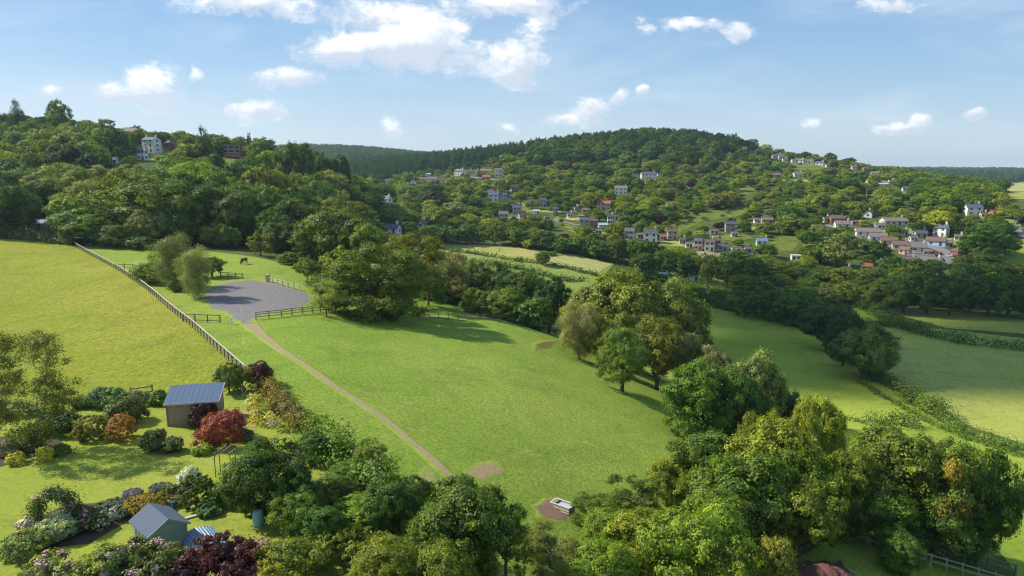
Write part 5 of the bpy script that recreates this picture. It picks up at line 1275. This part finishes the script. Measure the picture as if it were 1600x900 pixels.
bush(70,0,860,190,(.11,.14,.035),'wide apple tree with white blossom filling the bottom left corner',n=34000,kind='lumpy',seed=37,blossom=.2,bmat='flower_rose',leaf=.17,Y=29,name='blossom_tree',cat='tree')
bush(190,0,850,150,(.10,.13,.03),'blossom-dotted tree at the bottom edge in front of the sage green shed',n=24000,kind='oak',seed=38,blossom=.14,bmat='flower_rose',leaf=.17,Y=30,name='blossom_tree',cat='tree')
bush(325,0,838,135,(.055,.02,.03),'deep purple-leaved tree at the bottom edge right of the sage green shed',n=30000,kind='oak',seed=39,leaf=.14,Y=31,jitter=.8,name='purple_tree',cat='tree')
bush(282,0,848,62,(.13,.08,.07),'pink-blossomed shrub against the gable of the sage green shed',n=9000,kind='bush',seed=40,blossom=.5,bmat='flower_pink',leaf=.12,Y=33)
bush(392,0,840,64,(.22,.17,.12),'pale pinkish flowering shrub right of the purple tree',n=9000,kind='bush',seed=41,blossom=.4,bmat='flower_rose',leaf=.12,Y=34)
bush(440,0,845,120,(.11,.14,.025),'yellow-green shrub at the bottom edge right of the purple tree',n=16000,kind='bush',seed=42,leaf=.15,Y=33)
bush(530,0,840,130,(.095,.125,.025),'upright-shooted green shrub at the bottom edge',n=18000,kind='sparse',seed=43,leaf=.16,Y=34.5)
bush(410,0,868,60,(.19,.17,.02),'golden low shrub at the bottom edge beside the purple tree',n=7000,kind='bush',seed=45,leaf=.13,Y=31)
bush(600,0,836,90,(.10,.13,.03),'green shrub at the bottom edge left of the bottom centre tree',n=12000,kind='bush',seed=46,leaf=.16,Y=36)
bush(398,808,760,50,'mid','dense green shrub directly above the blue water butt',n=9000,kind='bush',seed=47,leaf=.15)
bush(640,880,868,110,(.20,.24,.07),'pale rough grass bank at the bottom edge',n=9000,kind='bush',seed=48,leaf=.3,aspect=.2,Y=35,name='tall_grass_clump',cat='grass') if False else None
bush(6,0,514,150,(.075,.095,.022),'large fine-leaved olive green tree at the left edge in front of the meadow',n=20000,kind='loose',seed=49,leaf=.15,Y=49,name='broadleaf_tree',cat='tree',jitter=.8,cs=.16,droop=.1)
# orange clumps and bare limbs in the thinning tree
def bare_tree(u, v, vt, wpx, label, Y=None, seed=3):
    p = ground(u, v) if Y is None else atY(u, Y, vt); h = zat(vt, p[1]) - p[2]; w = wpx * depth_at(p[1], p[2]) / F; r = random.Random(seed); m = MB()
    def br(a, d, L, rad, dep):
        b = a + d * L; m.tube([a, (a + b) / 2 + Vector((r.uniform(-.1,.1), r.uniform(-.1,.1), 0)) * L, b], [rad, rad * .8, rad * .55], 5)
        if dep:
            for k in range(3): br(b, (d + Vector((r.uniform(-.9,.9), r.uniform(-.9,.9), r.uniform(-.1,.6)))).normalized(), L * r.uniform(.55,.8), rad * .5, dep - 1)
    br(Vector((0,0,-.2)), Vector((0,0,1)), h * .4, h * .03, 3); o = m.build('bare_tree', [MT['deadwood']]); o.location = p; tag(o, label, 'tree'); return o
MT['deadwood'] = solid('bleached_wood', (.45,.40,.34), .85, .1, 5)
bare_tree(1293,452,420,40,'pale leafless dead tree among green ones below the estate')
bare_tree(380,626,600,20,'small bare white tree right of the timber shed')
def thin_extra():
    o = THIN; s = o.scale
    for k, (x, y, z, q) in enumerate([(-.5,-3.6,8.3,.9),(-1.2,-4.3,5.2,.6),(1.1,-4.3,5.4,.5)]):
        me = foliage('dead_leaf_clump', [(0,0,0)], [(q,q,q * .9)], 1100, .24, 60 + k, ncl=40, cs=.2); c = link('dead_leaf_clump', me, o, [MT['leaf']]); c.location = (x, y, z); c.color = (.17,.135,.02,1); c.rotation_euler = (0,0,-o.rotation_euler.z)
thin_extra()
# ---------------------------------------------------------------- woodland: individuals for what shows largest, the rest as one stuff object
FP = [w for _, w in SHEETS if len(w) < 400]
VIS = [P_MEADOW, P_PAD, P_LAWN, P_A, P_B, P_C, P_D, P_FAR, P_HAY, P_YEL, P_STRIP, P_RE, P_MD, PF1, PF2, PF3, P_LOW] + PATCH
BIGF = [P_HAY, P_YEL, P_FAR, P_RE, P_MD, PF1, PF2, PF3, P_STRIP] + PATCH
# depth of the bare terrain on a coarse picture grid
DU, DV = np.meshgrid(np.arange(-40, 1644, 4), np.arange(150, 500, 4), indexing='ij')
a_, dy_, dz_ = (DU - 800) / F, CP - (DV - 450) / F * SP, -SP - (DV - 450) / F * CP
DEP = np.full(DU.shape, 1e9)
for Yk in np.exp(np.linspace(math.log(20), math.log(6000), 420)):
    x = a_ / dy_ * Yk; z = CZ + dz_ / dy_ * Yk; hit = (z < hm(x, np.full(x.shape, Yk))) & (DEP > 1e8); DEP[hit] = Yk
def terr_depth(u, v):
    i = np.clip(((u + 40) / 4).astype(int), 0, DEP.shape[0] - 1); j = np.clip(((v - 150) / 4).astype(int), 0, DEP.shape[1] - 1); return DEP[i, j]
nr = np.random.RandomState(12)
cand = []
Yb = 150.0
while Yb < 1250:
    sp_ = 7.2 + .0055 * Yb; n = int(2.6 * Yb / sp_) + 1
    xs = (-1.5 * Yb + (np.arange(n) + nr.uniform(-.38, .38, n)) * sp_); ys = Yb + nr.uniform(-.4, .4, n) * sp_
    cand.append(np.stack([xs, ys], 1)); Yb += sp_ * .92
far = []
Yb = 1250.0
while Yb < 4200:
    sp_ = 9 + .0042 * Yb; n = int(1.7 * Yb / sp_) + 1
    far.append(np.stack([-.85 * Yb + (np.arange(n) + nr.uniform(-.4, .4, n)) * sp_, Yb + nr.uniform(-.4, .4, n) * sp_], 1)); Yb += sp_
cand = np.concatenate(cand + far); zc = hm(cand[:, 0], cand[:, 1])
U, Vv = proj(cand[:, 0], cand[:, 1], zc)
ok = (U > -850) & (U < 1960)
inp = np.zeros(len(cand), bool)
for nm_, w in SHEETS:
    if nm_ in ('hillside_clearing', 'bracken_bank'): inp |= inside(cand[:, 0], cand[:, 1], w) & (nr.rand(len(cand)) < .3)
for nm_, w in SHEETS:
    if len(w) < 400: ok &= ~(inside(cand[:, 0], cand[:, 1], w) & ~inp)
cand, zc, U, Vv, inp = cand[ok], zc[ok], U[ok], Vv[ok], inp[ok]
Yc = cand[:, 1]; n = len(cand)
def line(u, pts): return np.interp(u, [p[0] for p in pts], [p[1] for p in pts])
kind = np.full(n, 0); hgt = 7 + 11 * nr.beta(1.3, 1.5, n); wid = hgt * nr.uniform(.62, .95, n); keep = np.ones(n, bool)
# zones: 0 left hill, 1 village hillside, 2 dark hilltop wood, 3 conifer plantation, 4 far ridges, 5 right end belt
vill = (U > 575) & (Yc > 330) & (Yc < 1250); kind[vill] = 1
dk = (U > 830) & (U < 1175) & (Vv < line(U, [(830,262),(930,258),(1000,252),(1080,262),(1175,238)])) & (Yc > 450) & (Yc < 1250); kind[dk] = 2
cf = (U > 500) & (U <= 905) & (Vv < line(U, [(500,300),(560,292),(700,268),(800,250),(905,218)])) & (Yc > 450) & (Yc < 1250); kind[cf] = 3
kind[Yc >= 1250] = 4
e5 = (U > 1400) & (Vv < 335) & (Yc > 420) & (Yc < 1250); kind[e5] = 5
z1 = kind == 1
hgt[z1] = nr.uniform(3.2, 8.5, z1.sum()) * (1 + .7 * (nr.rand(z1.sum()) < .12)); wid[z1] = hgt[z1] * nr.uniform(.8, 1.25, z1.sum()); keep[z1] = nr.rand(z1.sum()) < .9; wid[z1] *= 1.12
hgt[kind == 2] = nr.uniform(9, 20, (kind == 2).sum()); wid[kind == 2] = nr.uniform(10, 15, (kind == 2).sum())
hgt[kind == 3] = nr.uniform(11, 18, (kind == 3).sum()); wid[kind == 3] = hgt[kind == 3] * nr.uniform(.42, .6, (kind == 3).sum())
k4 = kind == 4; hgt[k4] = nr.uniform(12, 19, k4.sum()); wid[k4] = hgt[k4] * .75
k5 = kind == 5; hgt[k5] = nr.uniform(9, 13, k5.sum()); wid[k5] = hgt[k5] * 1.1
k0_ = (kind == 0) & (nr.rand(n) < .25); keep &= ~k0_; near = Yc < 330; hgt[near & (U > 560)] = nr.uniform(5, 10, (near & (U > 560)).sum()); wid[near & (U > 560)] = hgt[near & (U > 560)] * 1.05
skyl = (kind == 0) & (Yc > 400); hgt[skyl] *= .8; wid[skyl] *= .85
# nothing within the open foreground, nor behind the brow where the photograph shows fields
keep &= ~((Yc < 185) & (U < 480)); keep &= ~((Yc < 150)); keep &= ~((U > 1080) & (Yc < 270)); keep &= ~((U > 900) & (U <= 1080) & (Yc < 190))
keep &= ~((U > 640) & (U < 1000) & (Yc > 200) & (Yc < 345))
Ut, Vt = proj(cand[:, 0], cand[:, 1], zc + hgt); Um, Vm = proj(cand[:, 0], cand[:, 1], zc + hgt * .55)
for P_ in BIGF:
    pv = np.array([tuple(ground(u, v)[:2]) for u, v in P_])
    infront = Yc < pv[:, 1].max()
    keep &= ~(infront & (inside(Ut, Vt + 1, P_) | inside(Um, Vm, P_)))
for P_ in (P_A, P_B, P_C, P_D): keep &= ~(inside(Ut, Vt + 2, P_) | inside(Um, Vm, P_))
hgt[inp] = nr.uniform(1.5, 3.2, inp.sum()); wid[inp] = hgt[inp] * 1.4; keep |= inp & (Yc > 300)
ppx = wid * F / Yc
for (x0, y0, x1, y1, Yh) in HB:
    if x1 < 560: y1 += 6; x0 -= 3; x1 += 3
    hitb = (Yc < Yh + 2) & (Ut + ppx * .36 > x0) & (Ut - ppx * .36 < x1) & (Vt < y1 - (y1 - y0) * .45) & (Vv > y0)
    # shorten trees just in front rather than dropping all of them
    keep &= ~(hitb & (Vv < y1 + 9))
    tall = hitb & (Vv >= y1 + 9)
    keep &= ~tall
    cl = (np.abs(Yc - Yh) < 6) & (np.abs(U - (x0 + x1) / 2) < (x1 - x0) * .7); keep &= ~cl
for (tx, ty, tw, th) in TREES:
    if ty > 120: keep &= ~(np.hypot(cand[:, 0] - tx, cand[:, 1] - ty) < tw * .38)
vis = terr_depth(Ut, Vt - 1) > Yc * .97
keep &= ~(k4 & ~vis & (terr_depth(Ut, Vt - 6) < Yc * .95))
idx = np.nonzero(keep)[0]
# how many picture cells each tree wins, nearest first
wid[inp] = hgt[inp] * 1.4
buf = np.zeros(DU.shape, bool); cells = np.zeros(n); cov = []
for (tx, ty, tw, th) in TREES:
    if ty > 120: cov.append((ty, -1, tx, tw, th))
for i in idx: cov.append((Yc[i], i, cand[i, 0], wid[i], hgt[i]))
cov.sort()
for Yt, i, tx, tw, th in cov:
    z0 = float(hm(tx, Yt)) if i < 0 else zc[i]
    uc, v0 = proj(tx, Yt, z0); _, v1 = proj(tx, Yt, z0 + th); r_ = tw * F / Yt / 2 * .85
    i0, i1 = int((uc - r_ + 40) / 4), int((uc + r_ + 40) / 4) + 1; j0, j1 = int((v1 - 150) / 4), int((v0 - 150) / 4) + 1
    i0, j0 = max(i0, 0), max(j0, 0)
    if i1 <= i0 or j1 <= j0: continue
    sub = buf[i0:i1, j0:j1]; vz = ~sub & (DEP[i0:i1, j0:j1] > Yt * .96)
    if i >= 0: cells[i] = vz.sum()
    buf[i0:i1, j0:j1] = True
ZC = {0: ['mid', 'mid', 'dark', 'bright', 'olive', 'dark', 'bright', 'lime', 'pale', 'deep'], 1: ['mid', 'bright', 'bright', 'mid', 'dark', 'olive', 'lime', 'pale', 'deep'], 2: ['dark', 'dark', 'deep', 'dark', 'mid'], 3: ['conifer'], 4: ['conifer', 'dark'], 5: ['mid', 'dark', 'dark', 'bright']}
ZL = {0: ('tree in the thick wood covering the left hillside', 'trees of the left hillside wood'), 1: ('tree between the houses on the village hillside', 'trees of the village hillside'), 2: ('dark tree in the wood on the round hilltop', 'trees of the hilltop wood'),
      3: ('dark conifer in the plantation left of the round hilltop', 'conifers of the plantation'), 4: ('conifer on the far ridge', 'conifers on the far ridge'), 5: ('tree in the belt at the right end of the long hill', 'trees at the right end of the long hill')}
CW = {'mid': 'mid green', 'dark': 'dark green', 'bright': 'bright green', 'olive': 'olive green', 'pale': 'pale green', 'lime': 'yellow-green', 'deep': 'very dark green', 'conifer': 'dark'}
n_tree_hand = len([o for o in bpy.data.objects if o.get('category') == 'tree'])
bud = max(60, 296 - n_tree_hand)
order = idx[np.argsort(-cells[idx])]; chosen = [i for i in order if kind[i] in (0, 1, 2, 5) and hgt[i] > 5][:bud]
KS = ['round', 'oak', 'lumpy', 'tall']
LM = []
for o in bpy.data.objects:
    if o.parent is None and o.get('label') and o.get('category') in ('house', 'shed', 'greenhouse', 'mobile home', 'barn') and o.location.y > 150:
        lb = o['label']; w_ = lb.split()
        if len(w_) > 10:
            for c_ in (' with ', ' among ', ' half ', ' right of ', ' left of ', ' below ', ' beside ', ' in the ', ' on the ', ' at the '):
                if c_ in lb and len(lb.split(c_)[0].split()) >= 4 and len(lb.split(c_)[0].split()) <= 10: lb = lb.split(c_)[0]; break
        w_ = lb.split()[:10]; u_, v_ = proj(*o.location); LM.append((u_, v_ - 6, ' '.join(w_)))
CNT = {}; pend = []
for i in chosen:
    z = int(kind[i]); col = ZC[z][nr.randint(len(ZC[z]))]; lab, grp = ZL[z]
    ut, vt = Ut[i], (Vt[i] + Vv[i]) / 2; dd = sorted((math.hypot(ut - a, (vt - b) * 1.4), a, b, l) for a, b, l in LM)
    size_ = 'tall ' if hgt[i] > 13 else 'small ' if hgt[i] < 8 else ''
    lb = None
    for dist_, a, b, l in dd[:4]:
        if dist_ > 150: break
        if abs(ut - a) > abs(vt - b) * 1.4: rel = 'left of' if ut < a else 'right of'
        else: rel = 'above' if vt < b else 'below'
        if dist_ > 45: rel = 'well ' + rel
        c_ = f'{CW[col]} tree {rel} the {l}'
        if size_ and len(c_.split()) < 16: c_ = size_ + c_
        if c_ not in CNT and len(c_.split()) <= 16: lb = c_; break
    lb = lb or (CW[col] + ' ' + lab).replace('dark green dark', 'dark green').replace('mid green dark', 'mid green')
    CNT[lb] = 1
    tree(Vector((cand[i, 0], cand[i, 1], zc[i])), float(wid[i]) * 1.12, float(hgt[i]), KS[nr.randint(4)] if z != 0 or nr.rand() < .9 else 'loose', col, lb, group=grp)
cs_ = set(chosen); rest = np.array([i for i in idx if i not in cs_])
print('hand trees', n_tree_hand, 'chosen', len(chosen), 'woodland', len(rest), 'objects', len(bpy.data.objects))
# prototypes for the woodland mass
PC = bpy.data.collections.new('woodland_kinds'); keys = []
IM = {}
def inst_mesh(kd, var, lod):
    if (kd, var, lod) not in IM:
        me = crown_mesh(kd, lod, var).copy(); me.materials.clear(); me.materials.append(MT['leaf_inst']); IM[(kd, var, lod)] = me
    return IM[(kd, var, lod)]
def proto(kd, var, lod):
    keys.append(kd); o = bpy.data.objects.new(f'p{len(keys):02d}', inst_mesh(kd, var, lod)); PC.objects.link(o); return len(keys) - 1
PB = {L: [proto('round', 0, L), proto('lumpy', 0, L), proto('oak', 1, L), proto('tall', 0, L), proto('round', 1, L)] for L in (1, 2)}
PCN = {L: proto('conifer', 0, L) for L in (1, 2)}
def woodland(name, ids, label):
    me = bpy.data.meshes.new(name); me.vertices.add(len(ids)); co_ = np.column_stack([cand[ids], zc[ids] - .02 * hgt[ids]]).astype(np.float32); me.vertices.foreach_set('co', co_.ravel())
    wv = me.attributes.new('size', 'FLOAT_VECTOR', 'POINT'); wv.data.foreach_set('vector', np.column_stack([wid[ids] / 9, wid[ids] / 9, hgt[ids] / 10]).astype(np.float32).ravel())
    rv = me.attributes.new('turn', 'FLOAT_VECTOR', 'POINT'); rv.data.foreach_set('vector', np.column_stack([nr.uniform(-.08, .08, len(ids)), nr.uniform(-.08, .08, len(ids)), nr.uniform(0, 6.28, len(ids))]).astype(np.float32).ravel())
    pk = []; lc = []
    for i in ids:
        z = int(kind[i]); col = ZC[z][nr.randint(len(ZC[z]))]
        if z in (0, 1) and nr.rand() < .012: col = 'purple'
        L = 1 if Yc[i] < 620 else 2
        if z == 0 and nr.rand() < .07: col = 'conifer'
        pk.append(PCN[L] if col == 'conifer' else PB[L][nr.randint(5)]); lc.append((*CO[col], 1))
    pa = me.attributes.new('pick', 'INT', 'POINT'); pa.data.foreach_set('value', np.array(pk, np.int32))
    la = me.attributes.new('leafcol', 'FLOAT_COLOR', 'POINT'); la.data.foreach_set('color', np.array(lc, np.float32).ravel())
    inst_object(name, me, PC, label, 'woodland')
def inst_object(name, me, coll, label, cat):
    ob = link(name, me); ng = bpy.data.node_groups.new(name, 'GeometryNodeTree')
    ng.interface.new_socket('Geometry', in_out='INPUT', socket_type='NodeSocketGeometry'); ng.interface.new_socket('Geometry', in_out='OUTPUT', socket_type='NodeSocketGeometry')
    gi = ng.nodes.new('NodeGroupInput'); go = ng.nodes.new('NodeGroupOutput'); ip = ng.nodes.new('GeometryNodeInstanceOnPoints'); ci = ng.nodes.new('GeometryNodeCollectionInfo')
    ci.inputs['Collection'].default_value = coll; ci.inputs['Separate Children'].default_value = True; ci.inputs['Reset Children'].default_value = True
    def attr(nm, dt):
        q = ng.nodes.new('GeometryNodeInputNamedAttribute'); q.data_type = dt; q.inputs['Name'].default_value = nm; return [s for s in q.outputs if s.enabled][0]
    L = ng.links.new
    L(gi.outputs[0], ip.inputs['Points']); L(ci.outputs[0], ip.inputs['Instance']); ip.inputs['Pick Instance'].default_value = True
    L(attr('pick', 'INT'), ip.inputs['Instance Index']); L(attr('size', 'FLOAT_VECTOR'), ip.inputs['Scale'])
    er = ng.nodes.new('FunctionNodeEulerToRotation'); L(attr('turn', 'FLOAT_VECTOR'), er.inputs[0]); L(er.outputs[0], ip.inputs['Rotation']); L(ip.outputs[0], go.inputs[0])
    md = ob.modifiers.new('scatter', 'NODES'); md.node_group = ng; tag(ob, label, cat, kind='stuff')
woodland('woodland', rest[kind[rest] == 0], 'mass of further trees in the wood over the left hillside')
woodland('hillside_trees', rest[(kind[rest] == 1) | (kind[rest] == 5)], 'mass of small trees and garden greenery over the village hillside')
woodland('hilltop_wood', rest[kind[rest] == 2], 'dark broadleaved wood crowning the round hilltop')
woodland('conifer_plantation', rest[kind[rest] == 3], 'dark conifer plantation left of the round hilltop')
woodland('distant_forest', rest[kind[rest] == 4], 'hazy blue-green forest on the far ridges')
# ---------------------------------------------------------------- clouds overhead that shade the valley and the hilltop
def cloud(cx_, cy_, z, parts, seed):
    g = S / S.z * z; r = np.random.RandomState(seed); V = []; Fs = []; base = 0
    import bmesh
    bm = bmesh.new(); bmesh.ops.create_icosphere(bm, subdivisions=4, radius=1); v = np.array([x.co[:] for x in bm.verts]); f = np.array([[q.index for q in p.verts] for p in bm.faces]); bm.free()
    for (dx, dy, rx, ry, rz) in parts:
        ph = r.uniform(0, 6.28, 6); d = 1 + .13 * np.sin(v[:, 0] * 5 + ph[0]) * np.sin(v[:, 1] * 4 + ph[1]) + .09 * np.sin(v[:, 2] * 9 + ph[2] + 3 * v[:, 0]) + .07 * np.sin(v[:, 1] * 13 + ph[3]) * np.sin(v[:, 0] * 11 + ph[4])
        p = v * d[:, None] * (rx, ry, rz); p[:, 2] = np.maximum(p[:, 2], -rz * .25); V.append(p + (dx, dy, 0)); Fs.append(f + base); base += len(v)
    V = np.concatenate(V) + (cx_ + g[0], cy_ + g[1], 0); o = link('cloud', npmesh('cloud', V, np.concatenate(Fs), smooth=True), mats=MT['cloud']); o.location = (0, 0, z); tag(o, kind='structure')
MT['cloud'] = solid('cloud_vapour', (.85,.86,.88), 1, .02, .01)
def thin_cloud():
    t = MT['cloud'].node_tree; o = [n for n in t.nodes if n.type == 'OUTPUT_MATERIAL'][0]; p = [n for n in t.nodes if n.type == 'BSDF_PRINCIPLED'][0]
    tr = t.nodes.new('ShaderNodeBsdfTransparent'); mx = t.nodes.new('ShaderNodeMixShader'); mx.inputs[0].default_value = .09
    t.links.new(tr.outputs[0], mx.inputs[1]); t.links.new(p.outputs[0], mx.inputs[2]); t.links.new(mx.outputs[0], o.inputs[0])
thin_cloud()
cloud(84, 271, 1500, [(-10,0,52,56,22),(50,10,62,66,28),(120,20,70,66,30),(190,30,70,60,26),(60,-45,50,34,20),(115,-30,60,40,22),(-30,30,36,34,16),(-32,-58,34,26,16),(10,-72,46,30,18),(80,-80,60,32,20),(150,-70,66,36,20),(210,-50,60,40,20),(-62,-74,34,30,16),(-52,-34,40,40,20),(-30,-84,40,26,16),(-38,-36,60,58,18),(-10,-78,70,34,16),(60,-70,80,40,16)], 1)
cloud(240, 880, 1500, [(-60,0,90,70,30),(40,0,100,80,34),(120,10,70,60,26)], 2)
# ---------------------------------------------------------------- haze
def haze():
    m = MB(); zt = 160; zb = float(HZ.min()) - 1
    m.box((0, 2200, (zt + zb) / 2), (9000, 9000, zt - zb)); o = m.build('haze', [])
    mt = bpy.data.materials.new('haze_air'); mt.use_nodes = True; t = mt.node_tree; t.nodes.clear(); ou = t.nodes.new('ShaderNodeOutputMaterial'); v = t.nodes.new('ShaderNodeVolumePrincipled')
    v.inputs['Color'].default_value = (.62,.80,1,1); v.inputs['Density'].default_value = HAZE; v.inputs['Anisotropy'].default_value = .2; t.links.new(v.outputs[0], ou.inputs['Volume'])
    o.data.materials.append(mt); tag(o, 'pale blue haze filling the valley', kind='stuff')
HAZE = .00009
if HAZE > 0: haze()
